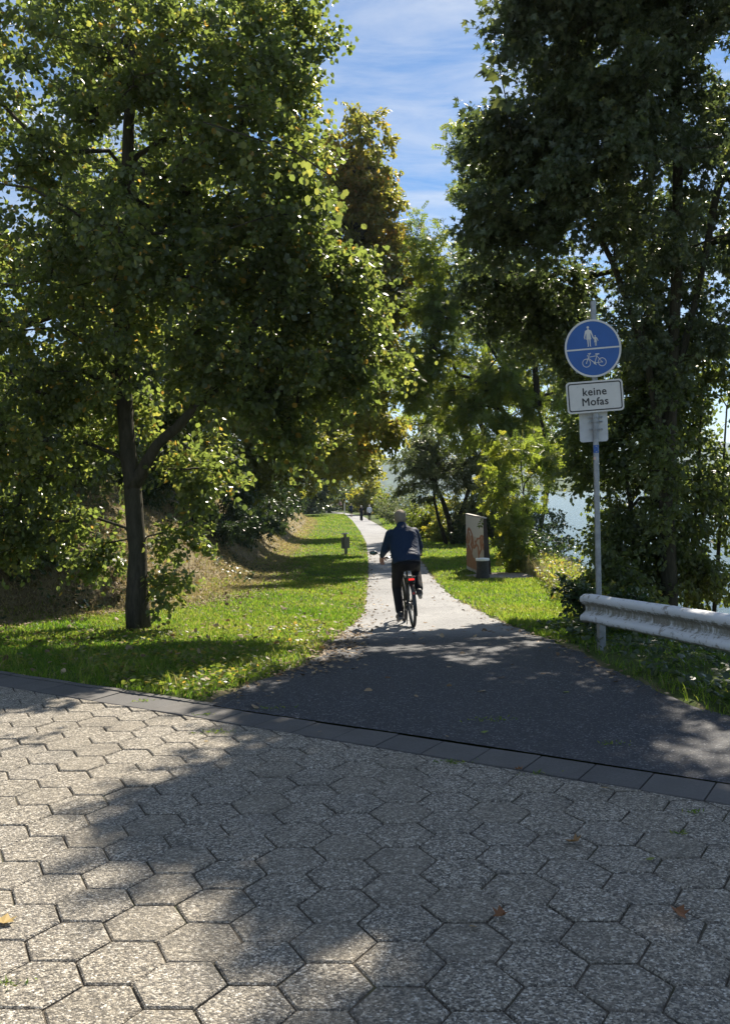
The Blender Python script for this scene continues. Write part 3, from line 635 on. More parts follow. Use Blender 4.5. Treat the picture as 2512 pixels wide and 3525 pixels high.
# ivy and shrubs along the bank
IVYN = ['ivy-covered shrub at the top of the slope directly behind the linden trunk', 'dark shrub on the bank at the left edge of the picture', 'ivy mound above the sunlit litter slope', 'tall ivy curtain on the bank between linden and horse chestnut', 'dark shrub low on the bank before the horse chestnut', 'shrub on the shaded slope across from the wooden post', 'small dark shrub on the slope just beyond the wooden post', 'rounded dark shrub halfway to the far walkers on the bank', 'distant dark shrub on the bank near the bend', 'last dark shrub on the bank before the bend']
for i, (x, y, rx, rz, n, sz) in enumerate([(-8.0, 21, 1.5, 1.3, 9000, .085), (-9.0, 17.6, 1.5, 1.2, 7000, .08), (-7.0, 25.5, 1.4, 1.5, 9000, .10), (-5.6, 28.5, 1.7, 2.2, 10000, .11), (-5.5, 34, 1.7, 2.0, 8000, .13), (-5.9, 41, 1.9, 2.0, 7000, .15), (-6.4, 50, 2.1, 2.2, 6000, .18), (-7.2, 63, 2.4, 2.5, 5000, .24), (-8.4, 82, 2.8, 2.8, 4000, .32), (-10.4, 106, 3.4, 3.2, 4000, .42)]):
    b = gp(x, y); c = Vector((x, y, b[2] + rz * .75))
    plant('ivy_shrub', IVYN[i], 'shrub', [[b, (x + .1, y, b[2] + rz * .7)], [b, (x + .5, y - .3, b[2] + rz * .35), (x + .7, y - .3, b[2] + rz * .6)]], .04,
          [(c, (rx, rx, rz), 26), (c + Vector((rx * .6, -.2, -rz * .55)), (rx * .7, rx * .9, rz * .6), 14)], n, sz, T_OVAL, LEAF_IVY, clump=.3 + sz * 1.6, twigs=7, group='shrubs along the bank', wood='stem', green='foliage', droop=.8)
# bushes on the river side of the path and around the bend
for lab, x, y, rx, rz, n, sz, mat, cat in [
    ('leafy green bush at the path edge just beyond the cyclist', 4.0, 55, 1.7, 1.5, 7000, .17, LEAF_SHRUB, 'bush'),
    ('bush with pale yellowing leaves right of the cyclist', 5.6, 52, 1.6, 1.9, 6500, .17, LEAF_YELLOW, 'bush'),
    ('low green bush under the willow stems', 5.0, 50, 1.2, .9, 4500, .15, LEAF_SHRUB, 'bush'),
    ('grey-green bush between cyclist and far walkers', 4.3, 68, 2.0, 1.8, 6000, .2, LEAF_WILLOW, 'bush'),
    ('pale willow bush behind the man in the white shirt', 3.6, 86, 2.2, 2.0, 6000, .25, LEAF_WILLOW, 'bush'),
    ('green bush right beside the far walkers', 2.9, 104, 1.8, 1.7, 4500, .28, LEAF_SHRUB, 'bush'),
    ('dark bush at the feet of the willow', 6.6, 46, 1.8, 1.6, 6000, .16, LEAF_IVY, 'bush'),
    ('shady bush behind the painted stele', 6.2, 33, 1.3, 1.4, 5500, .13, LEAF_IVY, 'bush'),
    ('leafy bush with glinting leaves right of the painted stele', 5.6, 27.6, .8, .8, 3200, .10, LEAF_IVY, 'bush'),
    ('tall yellow tree at the bend above the far walkers', .4, 122, 2.0, 3.6, 6000, .38, LEAF_YELLOW, 'tree'),
    ('light green bushy tree at the bend left of the yellow one', .2, 138, 2.6, 2.8, 6000, .38, LEAF_ASH, 'tree'),
    ('pale green tree at the bend above the two distant cyclists', -3.6, 153, 3.0, 3.8, 6500, .42, LEAF_YELLOW, 'tree'),
    ('round green tree rising behind the yellow tree at the bend', 1.6, 150, 3.0, 3.4, 6000, .5, LEAF_SHRUB, 'tree'),
    ('dark hedge closing the view behind the distant cyclists', -11.5, 178, 7, 3.0, 7000, .6, LEAF_MAPLE, 'hedge')]:
    b = gp(x, y, -.2); c = Vector((x, y, b[2] + rz * .95))
    nm = {'bush': 'riverside_bush', 'tree': 'leafy_tree', 'hedge': 'hedge'}[cat]
    plant(nm, lab, cat, [[b, (x, y, b[2] + rz * .6), (x + .1, y, b[2] + rz * 1.1)]], .05 if cat == 'bush' else .14,
          [(c, (rx, rx, rz), 30), (c + Vector((rx * .5, 0, -rz * .5)), (rx * .7, rx * .7, rz * .5), 10), (c + Vector((-rx * .4, -.2, -rz * .45)), (rx * .7, rx * .7, rz * .5), 10)], n, sz, T_OVAL if mat is not LEAF_WILLOW else T_LANCE, mat,
          clump=.3 + sz * 1.5, twigs=7, group='bushes along the river side of the path' if cat == 'bush' else None, wood='stem' if cat == 'bush' else 'trunk', green='foliage' if cat == 'bush' else 'crown', droop=.4)

# ------------------------------------------------------------------ grass, litter, ground cover
def blades(name, label, x, y, h, w, mat, tint, lean=.45, kind='stuff', cat='grass'):
    n = len(x); z = ground_z(x, y) - .005; a = RNG.random(n) * 2 * np.pi; h = h * RNG.uniform(.5, 1.3, n); w = w * RNG.uniform(.6, 1.3, n)
    lx = RNG.normal(size=n) * lean * h; ly = RNG.normal(size=n) * lean * h; cx, cy = np.cos(a) * w / 2, np.sin(a) * w / 2
    mid = .55; V = np.empty((n, 5, 3))
    V[:, 0] = np.stack([x - cx, y - cy, z], 1); V[:, 1] = np.stack([x + cx, y + cy, z], 1)
    V[:, 2] = np.stack([x + cx * .75 + lx * .35, y + cy * .75 + ly * .35, z + h * mid], 1); V[:, 3] = np.stack([x - cx * .75 + lx * .35, y - cy * .75 + ly * .35, z + h * mid], 1)
    V[:, 4] = np.stack([x + lx, y + ly, z + h * np.clip(1 - .25 * (lx ** 2 + ly ** 2) / h ** 2, .4, 1)], 1)
    F = np.array([(0, 1, 2), (0, 2, 3), (3, 2, 4)])[None] + (np.arange(n) * 5)[:, None, None]
    o = link(name, fast_mesh(name, V.reshape(-1, 3), F.reshape(-1, 3), np.repeat(tint, 3)), mat); return tag(o, label, cat, kind=kind)
def scatter(bands, x0, x1, ok):
    xs, ys = [], []
    for lo, hi, den in bands:
        n = int((hi - lo) * (x1 - x0) * den); x = RNG.uniform(x0, x1, n); y = RNG.uniform(lo, hi, n); m = ok(x, y); xs.append(x[m]); ys.append(y[m])
    return np.concatenate(xs), np.concatenate(ys)
def patch(x, y): return vnoise(x, y, .9, 2.) * .5 + vnoise(x, y, 3.3, 5.) * .35 + vnoise(x, y, 8., 1.) * .15
edge = lambda x, y: np.sin(y * 5.3 + x) * .05 + np.sin(y * 17.) * .03
x, y = scatter([(6.8, 11, 2500), (11, 16, 1400), (16, 24, 560), (24, 38, 230), (38, 62, 90), (62, 125, 32)], -10, .3,
               lambda x, y: (kerb_s(x, y) > KW + .07 + edge(x, y) * .4) & (x < pathL(y) + edge(x, y) - .01 - np.clip(1 - np.abs(y - 10) / 2.6, 0, 1) * RNG.random(len(x)) ** 2 * .8) & (x > bankfoot(y) - .7) & (RNG.random(len(x)) < .82 + patch(x, y) * .5) & (np.abs(x) < y * .47 + 1))
tt = np.clip(.36 + patch(x, y) * .42 + RNG.normal(size=len(x)) * .2 + np.clip((bankfoot(y) + .9 - x) * .4, 0, .4) + (RNG.random(len(x)) < .05) * .5, 0, 1)
blades('lawn_grass', 'short sunlit lawn grass between the path and the bank', x, y, .052 + .0007 * y, .0055 + .00075 * y, GRASS, tt)
pk = kerb_s(x, y) - KW; m = RNG.random(len(x)) < np.clip(.22 - pk * .14, .006, .2) * (patch(x, y) > -.1); x2, y2 = x[m], y[m]
blades('tall_grass', 'longer grass tufts along the edge of the lawn by the paving', x2, y2, .17, .011, GRASS, np.clip(.5 + RNG.normal(size=len(x2)) * .2, 0, 1), .5)
x, y = scatter([(10.5, 16, 1200), (16, 24, 560), (24, 38, 230), (38, 62, 90), (62, 110, 32)], 1.6, 6.5,
               lambda x, y: (x > pathR(y) + edge(x, y) + .02) & (x < shore(y) + .7) & (RNG.random(len(x)) < .85 + patch(x, y) * .5) & ~((np.abs(x - 3.75) < .75) & (np.abs(y - 24.6) < 1.0)))
tt = np.clip(.42 + patch(x, y) * .3 + RNG.normal(size=len(x)) * .16, 0, 1)
blades('verge_grass', 'sunlit grass strip between the path and the river bank', x, y, .06 + .0007 * y, .0055 + .00075 * y, GRASS, tt)
x, y = scatter([(4.2, 8, 900), (8, 11.5, 900)], 1.8, 5.5, lambda x, y: (x > pathR(y) + edge(x, y)) & (x < shore(y) + 1.0) & (RNG.random(len(x)) < .55 + patch(x, y)))
blades('rail_grass', 'shaded grass and weeds along the asphalt edge below the guard rail', x, y, .10, .010, GRASS, np.clip(.3 + patch(x, y) * .3 + RNG.normal(size=len(x)) * .2, 0, 1), .55)
x, y = scatter([(4.2, 8, 520), (8, 12, 520)], 2.1, 6.0, lambda x, y: (x > pathR(y) + .12) & (RNG.random(len(x)) < .5 + patch(x, y) * .8))
n = len(x); pos = np.stack([x, y, ground_z(x, y) + RNG.uniform(.01, .16, n)], 1)
tag(link('ground_ivy', leaves_mesh('ground_ivy', pos, RNG.normal(size=(n, 3)) * np.array([1, 1, .35]), RNG.normal(size=(n, 3)) * .45 + np.array([0, 0, 1.]), RNG.uniform(.04, .085, n), np.clip(RNG.random(n) * .9, 0, 1), T_BROAD), LEAF_IVY), 'dark creeping ground cover under the guard rail', 'ground cover', kind='stuff')
x, y = scatter([(12.5, 20, 900), (20, 30, 480), (30, 50, 130), (50, 110, 30)], -13, -2.4, lambda x, y: (x < bankfoot(y) + .25) & (x > bankfoot(y) - 6) & (RNG.random(len(x)) < .55 + patch(x, y) * .8))
blades('bank_grass', 'dry straw-coloured grass on the slope of the bank', x, y, .09 + .0008 * y, .007 + .0009 * y, DRYGRASS, np.clip(.5 + patch(x, y) * .3 + RNG.normal(size=len(x)) * .2, 0, 1), .7)
x, y = scatter([(12, 20, 520), (20, 32, 200), (32, 60, 40)], -13, -2.0, lambda x, y: (x < bankfoot(y) + .5 + RNG.random(len(x)) * .9) & (x > bankfoot(y) - 6))
n = len(x); pos = np.stack([x, y, ground_z(x, y) + RNG.uniform(.0, .05, n)], 1)
tag(link('leaf_litter', leaves_mesh('leaf_litter', pos, RNG.normal(size=(n, 3)) * np.array([1, 1, .3]), RNG.normal(size=(n, 3)) * .4 + np.array([0, 0, 1.]), RNG.uniform(.035, .065, n) * (1 + y * .012), RNG.random(n), T_OVAL), LITTER), 'brown fallen leaves scattered over the bank', 'leaf litter', kind='stuff')
x, y = scatter([(12, 18, 120), (18, 32, 60)], -9, -2.4, lambda x, y: (x < bankfoot(y) + .1) & (patch(x, y) > .05)); n = len(x)
pos = np.stack([x, y, ground_z(x, y) + RNG.uniform(.02, .14, n)], 1)
tag(link('bank_ivy', leaves_mesh('bank_ivy', pos, RNG.normal(size=(n, 3)) * np.array([1, 1, .4]), RNG.normal(size=(n, 3)) * .5 + np.array([0, 0, 1.]), RNG.uniform(.06, .11, n), RNG.random(n), T_BROAD), LEAF_IVY), 'green creeping ivy patches on the bank', 'ground cover', kind='stuff')
x, y = scatter([(7, 14, 9), (14, 26, 5)], -6, 2.2, lambda x, y: (kerb_s(x, y) > KW + .1) & (x > bankfoot(y)) & ((x < pathL(y) + .3) | (RNG.random(len(x)) < .35))); n = len(x)
pos = np.stack([x, y, np.where((x > pathL(y)) & (x < pathR(y)), zp(y) + .012, ground_z(x, y) + .05)], 1)
tag(link('lawn_leaves', leaves_mesh('lawn_leaves', pos, RNG.normal(size=(n, 3)) * np.array([1, 1, .25]), RNG.normal(size=(n, 3)) * .4 + np.array([0, 0, 1.]), RNG.uniform(.05, .09, n), RNG.random(n), T_BROAD), LITTER), 'single dry leaves strewn over lawn and asphalt', 'leaf litter', kind='stuff')
x, y = scatter([(6.8, 9.5, 420), (9.5, 13, 160)], -5.5, -.6, lambda x, y: (kerb_s(x, y) > KW + .07) & (x < pathL(y) - .05) & (patch(x * 1.7, y * 1.7) > -.02)); n = len(x)
pos = np.stack([x, y, ground_z(x, y) + RNG.uniform(.03, .085, n)], 1)
tag(link('lawn_clover', leaves_mesh('lawn_clover', pos, RNG.normal(size=(n, 3)) * np.array([1, 1, .3]), RNG.normal(size=(n, 3)) * .45 + np.array([0, 0, 1.]), RNG.uniform(.03, .06, n), RNG.random(n), T_BROAD), LEAF_SHRUB), 'clover and broad-leaved weeds in the lawn near the paving', 'weeds', kind='stuff')
x, y = scatter([(8.2, 12.6, 420)], -1.6, 0, lambda x, y: np.abs(x - pathL(y) - .12) < RNG.random(len(x)) ** 1.6 * .55); n = len(x)
pos = np.stack([x, y, np.maximum(zp(y) + .012, ground_z(x, y) + .012) + RNG.uniform(0, .02, n)], 1)
tag(link('corner_litter', leaves_mesh('corner_litter', pos, RNG.normal(size=(n, 3)) * np.array([1, 1, .15]), RNG.normal(size=(n, 3)) * .3 + np.array([0, 0, 1.]), RNG.uniform(.03, .07, n), RNG.random(n), T_OVAL), LITTER), 'brown leaf crumbs where the lawn corner meets the asphalt', 'leaf litter', kind='stuff')
# thin drifts of dry leaves along the asphalt edges and under the linden
x, y = scatter([(7, 16, 130), (16, 40, 60)], -4.6, 3.2, lambda x, y: (kerb_s(x, y) > KW + .03) & ((np.abs(x - pathL(y)) < RNG.random(len(x)) ** 2 * .5) | (np.abs(x - pathR(y)) < RNG.random(len(x)) ** 2 * .35) | (np.hypot(x + 3.3, y - 13.2) < RNG.random(len(x)) * 1.3)))
n = len(x); pos = np.stack([x, y, np.where((x > pathL(y)) & (x < pathR(y)), zp(y), ground_z(x, y)) + RNG.uniform(.012, .03, n)], 1)
tag(link('edge_litter', leaves_mesh('edge_litter', pos, RNG.normal(size=(n, 3)) * np.array([1, 1, .15]), RNG.normal(size=(n, 3)) * .3 + np.array([0, 0, 1.]), RNG.uniform(.03, .06, n) * (1 + y * .02), RNG.random(n), T_OVAL), LITTER), 'dry leaf crumbs collected along the path edges', 'leaf litter', kind='stuff')
# tall weeds on the river bank beyond the bollard
x, y = scatter([(17, 22, 150), (22, 28, 260)], 3.6, 8, lambda x, y: (x > shore(y) - .25 - (y > 23) * .35) & (x < shore(y) + 2.0) & ~((x < 4.5) & (y < 25.8) & (y > 22.8)))
blades('bank_weeds', 'tall straw and green weeds along the river bank beside the bollard', x, y, .55, .016, DRYGRASS, np.clip(.35 + patch(x, y) * .4 + RNG.normal(size=len(x)) * .25, 0, 1), .3)
x, y = scatter([(12, 18, 90), (18, 28, 90)], 3.0, 8, lambda x, y: (x > shore(y) - .3) & (x < shore(y) + 1.6) & ~((x < 4.6) & (y < 26) & (y > 22.6))); n = len(x)
pos = np.stack([x, y, ground_z(x, y) + RNG.uniform(.05, .55, n)], 1)
tag(link('bank_herbs', leaves_mesh('bank_herbs', np.repeat(pos, 3, 0) + RNG.normal(size=(3 * n, 3)) * .06, RNG.normal(size=(3 * n, 3)), RNG.normal(size=(3 * n, 3)) * .6 + np.array([0, 0, 1.]), RNG.uniform(.06, .12, 3 * n), RNG.random(3 * n), T_OVAL), LEAF_SHRUB), 'leafy green herbs on the top of the river bank', 'weeds', kind='stuff')
# moss and seedlings in the paving joints
mx_, my_ = [], []
for u, v, r, n in [(748, 2522, .07, 60), (1560, 2626, .05, 60), (2392, 2800, .03, 22), (2350, 2872, .03, 20), (500, 2415, .05, 40), (10, 3390, .05, 40), (2110, 2562, .05, 30), (700, 2462, .05, 30), (1855, 2665, .06, 30), (1690, 2480, .1, 60), (940, 2440, .08, 40)]:
    c = G(u, v); mx_.append(c.x + RNG.normal(size=n) * r); my_.append(c.y + RNG.normal(size=n) * r * .35)
x, y = np.concatenate(mx_), np.concatenate(my_); n = len(x)
V = np.stack([x, y, np.full(n, .004)], 1)
tag(link('joint_moss', leaves_mesh('joint_moss', V, RNG.normal(size=(n, 3)) * np.array([1, 1, .3]) + np.array([0, 0, .6]), RNG.normal(size=(n, 3)), RNG.uniform(.015, .035, n), RNG.random(n) * .8, T_LANCE), GRASS), 'small moss and grass tufts in the paving joints', 'moss', kind='stuff')

# ------------------------------------------------------------------ sign post
def text_mesh(body, size, spacing=1.0, line=1.0):
    c = bpy.data.curves.new('lettering', 'FONT'); c.body = body; c.size = size; c.align_x = 'CENTER'; c.align_y = 'CENTER'; c.space_character = spacing; c.space_line = line; c.extrude = .0004
    o = bpy.data.objects.new('lettering', c); COL.objects.link(o); me = bpy.data.meshes.new_from_object(o); bpy.data.objects.remove(o, do_unlink=True)
    co = [v.co.copy() for v in me.vertices]; fs = [tuple(p.vertices) for p in me.polygons]; mb = MB()
    for q, (dx, dy) in enumerate(((0, 0), (.0022, 0), (-.0022, 0), (0, .002), (0, -.002))): mb.add([(v.x + dx, v.y + dy, v.z + q * .00005) for v in co], fs)
    bpy.data.meshes.remove(me); me = bpy.data.meshes.new('lettering'); me.from_pydata(mb.v, [], mb.f); me.update(); return me
STEEL = plain('galvanised_steel', (.30, .32, .34), .5, .55, var=.25, scale=14, bump=.15)
SIGN_WHITE = plain('sign_white', (.60, .60, .58), .45, var=.06, scale=9); SIGN_BLACK = plain('sign_black', (.02, .02, .022), .5)
SIGN_BLUE = plain('sign_blue', (.017, .095, .34), .42, var=.07, scale=6); ALU = plain('sign_back_aluminium', (.50, .53, .56), .5, .25, var=.12, scale=8)
pb = G(2063, 2226); ptop = at(2040, 1040, 9.72)
sp = tag(empty('sign_post', pb), 'leaning grey metal post with a round blue path sign and a white text plate', 'sign post')
MB().tube([(0, 0, -.1), ptop - pb], .031, 16).build('pole', STEEL, sp, smooth=True, auto=40)
MB().lathe(ptop - pb, [(.033, -.03), (.033, .004), (.02, .012)], 14).build('pole_cap', STEEL, sp, smooth=True, auto=40)
def frame(c, yaw, roll):
    R = Matrix.Rotation(yaw, 3, 'Z') @ Matrix.Rotation(roll, 3, 'Y')
    return lambda x, y, z: Vector(c) + R @ Vector((x, y, z)), R
cr_ = at(2040, 1199, 9.66) - pb; SR = .317
fn, Rr = frame(cr_, rad(4), rad(-4.2))
def disc(fn, r, y, th, n=48, cx=0, cz=0): return MB().prism([(cx + r * math.cos(2 * math.pi * i / n), cz + r * math.sin(2 * math.pi * i / n)) for i in range(n)][::-1], lambda x, yy, z: fn(x, y + yy, z), th)
def ring(mb, fn, r0, r1, y, n=48, cx=0, cz=0, th=.0012):
    vs = []; fs = []
    for i in range(n):
        c, s_ = math.cos(2 * math.pi * i / n), math.sin(2 * math.pi * i / n)
        vs += [fn(cx + r0 * c, y, cz + r0 * s_), fn(cx + r1 * c, y, cz + r1 * s_)]
        fs.append((2 * i, 2 * ((i + 1) % n), 2 * ((i + 1) % n) + 1, 2 * i + 1))
    return mb.add(vs, fs)
rs = disc(fn, SR, 0, .004).build('round_sign', SIGN_BLUE, sp)
ring(MB(), fn, SR - .022, SR - .001, -.0015).build('white_border', SIGN_WHITE, rs)
def bar2(mb, fn, p0, p1, w0, w1=None, y=-.0016):
    w1 = w0 if w1 is None else w1; p0, p1 = Vector(p0).to_2d() if len(p0) > 2 else Vector(p0), Vector(p1); d = (p1 - p0).normalized(); q = Vector((-d.y, d.x))
    pts = [p0 + q * w0, p1 + q * w1, p1 - q * w1, p0 - q * w0]
    return mb.add([fn(a.x, y, a.y) for a in pts], [(0, 1, 2, 3)])
def poly2(mb, fn, pts, y=-.0017): return mb.add([fn(a, y, b) for a, b in pts], [tuple(range(len(pts)))[::-1]])
bar2(MB(), fn, (-SR + .02, -.004), (SR - .02, -.004), .0085).build('dividing_bar', SIGN_WHITE, rs)
pm = MB()      # woman and child (units: metres on the sign)
def person_sym(mb, cx, zf, h, skirt=True):
    k_ = h / 1.0; P_ = lambda pts: [(cx + a * k_, zf + b * k_) for a, b in pts]
    ring(mb, fn, .0001, .062 * k_, -.0017, 16, cx, zf + .93 * k_)
    poly2(mb, fn, P_([(-.03, .86), (.03, .86), (.035, .82), (.115, .79), (.125, .72), (.10, .60), (.115, .42), (.125, .345), (-.125, .345), (-.115, .42), (-.10, .60), (-.125, .72), (-.115, .79), (-.035, .82)]))
    for sg in (-1, 1): poly2(mb, fn, P_([(sg * .02, .345), (sg * .085, .345), (sg * .07, .04), (sg * .10, .0), (sg * .03, .0), (sg * .028, .04)][::sg]))
person_sym(pm, -.04, .022, .225); person_sym(pm, .033, .026, .115)
for a_, b_, w0, w1 in [((-.066, .195), (-.085, .125), .008, .006), ((-.085, .128), (-.082, .105), .006, .005), ((-.014, .195), (.010, .115), .008, .006), ((.010, .118), (.020, .100), .006, .005), ((.022, .118), (.012, .108), .005, .005), ((.046, .118), (.062, .078), .005, .004)]: bar2(pm, fn, a_, b_, w0, w1, -.0018)
pm.build('pedestrian_symbol', SIGN_WHITE, rs)
bm_ = MB(); wz = -.155
for cx in (-.088, .088): ring(bm_, fn, .040, .047, -.0017, 32, cx, wz); ring(bm_, fn, .0001, .007, -.0018, 10, cx, wz)
for a_, b_, w_ in [((-.088, wz), (-.052, wz + .085), .0035), ((-.056, wz + .062), (.038, wz + .072), .0035), ((-.064, wz + .052), (.004, wz - .006), .004), ((.004, wz - .006), (.040, wz + .088), .0035), ((.004, wz - .006), (.088, wz), .0032), ((.034, wz + .068), (.088, wz), .003),
                  ((-.052, wz + .085), (-.030, wz + .104), .0035), ((-.066, wz + .098), (-.030, wz + .104), .004), ((.018, wz + .090), (.062, wz + .090), .006), ((.004, wz + .012), (.016, wz - .026), .003), ((-.006, wz - .006), (.022, wz - .028), .003), ((-.070, wz + .072), (-.070, wz + .084), .004)]: bar2(bm_, fn, a_, b_, w_, None, -.0018)
ring(bm_, fn, .0001, .013, -.0019, 14, .004, wz - .006); bm_.build('bicycle_symbol', SIGN_WHITE, rs)
def rrect(w, h, r, n=6):
    out = []
    for cx, cz, a0 in ((w / 2 - r, h / 2 - r, 0), (-w / 2 + r, h / 2 - r, 90), (-w / 2 + r, -h / 2 + r, 180), (w / 2 - r, -h / 2 + r, 270)):
        for i in range(n + 1): a_ = rad(a0 + 90 * i / n); out.append((cx + r * math.cos(a_), cz + r * math.sin(a_)))
    return out
ct = at(2047, 1364.5, 9.66) - pb; fn2, R2 = frame(ct, rad(4), rad(-3.6)); TW, TH = .635, .345
ts = MB().prism(rrect(TW, TH, .04)[::-1], lambda x, y, z: fn2(x, y, z), .004).build('text_plate', SIGN_WHITE, sp)
o1, o2 = rrect(TW - .036, TH - .036, .03), rrect(TW - .062, TH - .062, .02); n = len(o1)
MB().add([fn2(a_, -.0012, b_) for a_, b_ in o1] + [fn2(a_, -.0012, b_) for a_, b_ in o2], [(i, i + n, (i + 1) % n + n, (i + 1) % n) for i in range(n)]).build('black_border', SIGN_BLACK, ts)
lm = text_mesh('keine\nMofas', .118, 1.08, .93); lo = link('lettering', lm, SIGN_BLACK, ts)
lo.matrix_local = Matrix.Translation(Vector(fn2(-.004, -.0016, -.004))) @ (R2 @ Matrix.Rotation(math.pi / 2, 3, 'X')).to_4x4()
for x_, z_ in ((-.19, .115), (.19, .115), (-.19, -.125), (.19, -.125)): ring(MB(), fn2, .0001, .0075, -.0016, 10, x_, z_).build('rivet', ALU, ts)
def on_pole(v): p0, p1 = pb, ptop; q = at(2050, v, 9.74); t = (q.z - p0.z) / (p1.z - p0.z); return (p0 + (p1 - p0) * t) - pb
cb = on_pole(1467); fn3, R3 = frame(cb + Vector((.0, .05, 0)), rad(-9), rad(-1.2))
bk = MB().prism(rrect(.305, .42, .03)[::-1], lambda x, y, z: fn3(x - .008, y, z + .04), .003).build('rear_plate', ALU, sp)
for i, v in enumerate((1437, 1452, 1478)):
    q = on_pole(v); mb = MB(); mb.lathe(q, [(.036, -.009), (.040, -.007), (.040, .007), (.036, .009)], 16)
    mb.box(q + Vector((0, .03, 0)), (.085, .02, .016)); mb.box(q + Vector((.058, .0, 0)), (.034, .014, .018)); mb.box(q + Vector((-.055, .01, 0)), (.03, .012, .018))
    mb.ell(q + Vector((.068, -.01, 0)), (.009, .009, .009), 8, 5); mb.build('clamp', STEEL, sp)
for c in (cr_ + Vector((0, .03, .12)), cr_ + Vector((0, .03, -.14)), ct + Vector((0, .03, .0))): MB().box(c, (.10, .05, .025)).build('bracket', STEEL, sp)
def wrap_patch(v, h, ang0, ang1, r=.0318, n=10):
    c = on_pole(v); ax = (ptop - pb).normalized(); return c, [[c + ax * zz_ + Vector((r * math.sin(rad(ang0 + (ang1 - ang0) * i / n)), -r * math.cos(rad(ang0 + (ang1 - ang0) * i / n)), 0)) for i in range(n + 1)] for zz_ in (-h / 2, h / 2)]
def wrap_mb(v, h, a0, a1, r=.0318):
    c, rows_ = wrap_patch(v, h, a0, a1, r); n = len(rows_[0]); return MB().add(rows_[0] + rows_[1], [(i, i + 1, n + i + 1, n + i) for i in range(n - 1)])
stk = wrap_mb(1546, .085, -70, 70).build('blue_sticker', SIGN_BLUE, sp)
CREAM = plain('sticker_cream', (.72, .66, .42), .6)
rm = MB(); ax = (ptop - pb).normalized(); c0 = on_pole(1546)
for i in range(7):      # rays of the shell mark, fanned from its left edge
    a_ = rad(-62 + i * 20.7); pts = []
    for t, w_ in ((.10, .0), (1, .0042)):
        x_, z_ = t * math.cos(a_) * .046, t * math.sin(a_) * .036
        for sg in (-1, 1): pts.append((x_ - sg * w_ * math.sin(a_), z_ + sg * w_ * math.cos(a_)))
    vs = [c0 + ax * z_ + Vector((.0325 * math.sin((x_ - .024) / .0325), -.0325 * math.cos((x_ - .024) / .0325), 0)) for x_, z_ in pts]
    rm.add(vs, [(0, 2, 3, 1)])
rm.build('shell_rays', CREAM, stk)
ps = wrap_mb(1578, .034, -75, -20, .0319).build('round_sticker', plain('sticker_pink', (.6, .42, .36), .6), sp)

# ------------------------------------------------------------------ guard rail
k = Nt('weathered_white_paint'); p = k.pos(); d_ = k.attr('tint')
mpn = k.n('Mapping', Vector=p); mpn.inputs['Scale'].default_value = (16, 16, 4.5)
n1_ = k.noise(mpn.outputs[0], 1.1, 6, .7, .9); n2_ = k.noise(p, 9, 5, .7); n3_ = k.noise(p, 55, 4, .7)
dirt = k.math('ADD', d_, k.math('ADD', k.math('MULTIPLY', k.math('SUBTRACT', n1_, .5), 1.5), k.math('MULTIPLY', k.math('SUBTRACT', n2_, .5), .6)))
wc = k.mix(k.ramp(dirt, [(.34, 0.), (.54, .8), (.85, 1.)]), (.66, .67, .68), k.ramp(n3_, [(.3, (.09, .085, .055)), (.7, (.24, .215, .15))]))
wc = k.mix(k.ramp(n2_, [(.58, 0.), (.64, .8)]), wc, (.24, .21, .17))
k.set(Base_Color=wc, Roughness=.72); k.bump(n3_, .25, .006); RAILP = k.m
# beam line: (u, v_top, d) -> top edge
rl = [at(2008, 2047, 9.62), at(2030, 2045, 9.36), at(2110, 2058, 8.9), at(2260, 2079, 8.15), at(2400, 2100, 7.5), at(2520, 2118, 7.0), at(2900, 2185, 5.9), at(3600, 2300, 4.6)]
rp = []
for i in range(len(rl) - 1):
    for t in np.linspace(0, 1, 9)[:-1]:
        p0, p1, p2, p3 = rl[max(i - 1, 0)], rl[i], rl[i + 1], rl[min(i + 2, len(rl) - 1)]
        rp.append(.5 * ((2 * p1) + (p2 - p0) * t + (2 * p0 - 5 * p1 + 4 * p2 - p3) * t * t + (3 * p1 - p0 - 3 * p2 + p3) * t ** 3))
rp.append(rl[-1]); rb = Vector((rp[8].x, rp[8].y, gz(rp[8].x, rp[8].y)))
gr = tag(empty('guard_rail', rb), 'weathered white crash barrier curving in from the right edge', 'guard rail')
prof = []      # (depth towards the road, height below the top, dirt)
ctl = [(-.030, .000, .1), (-.014, .003, .05), (.008, .005, .0), (.032, .018, .0), (.042, .038, .0), (.041, .062, .12), (.032, .080, .42), (.012, .100, .68), (-.018, .118, .72), (-.028, .136, .62), (-.030, .170, .52), (-.022, .188, .48), (.010, .206, .30), (.032, .222, .08), (.042, .238, 0), (.043, .262, .1), (.036, .282, .45), (.014, .300, .75), (-.010, .306, .8), (-.030, .310, .7)]
m = len(ctl); V = []; F = []; tint = []
for side in (0, 1):
    for i, q in enumerate(rp):
        t = (rp[min(i + 1, len(rp) - 1)] - rp[max(i - 1, 0)]); t.z = 0; t.normalize(); nrm = Vector((t.y, -t.x, 0)); nrm = nrm if nrm.x < 0 else -nrm
        wob = .006 * math.sin(i * .9) + .004 * math.sin(i * 2.3)
        for (a_, h_, dz) in ctl: V.append(q + nrm * (a_ - side * .004 + wob) - Vector((0, 0, h_)) - rb)
NB = len(rp) * m
for side in (0, 1):
    for i in range(len(rp) - 1):
        for j in range(m - 1):
            a_ = side * NB + i * m + j; q = (a_, a_ + m, a_ + m + 1, a_ + 1); F.append(q if side else q[::-1]); tint.append((ctl[j][2] + ctl[j + 1][2]) / 2)
for j in range(m - 1): F.append((j, j + 1, NB + j + 1, NB + j)); tint.append(.3)
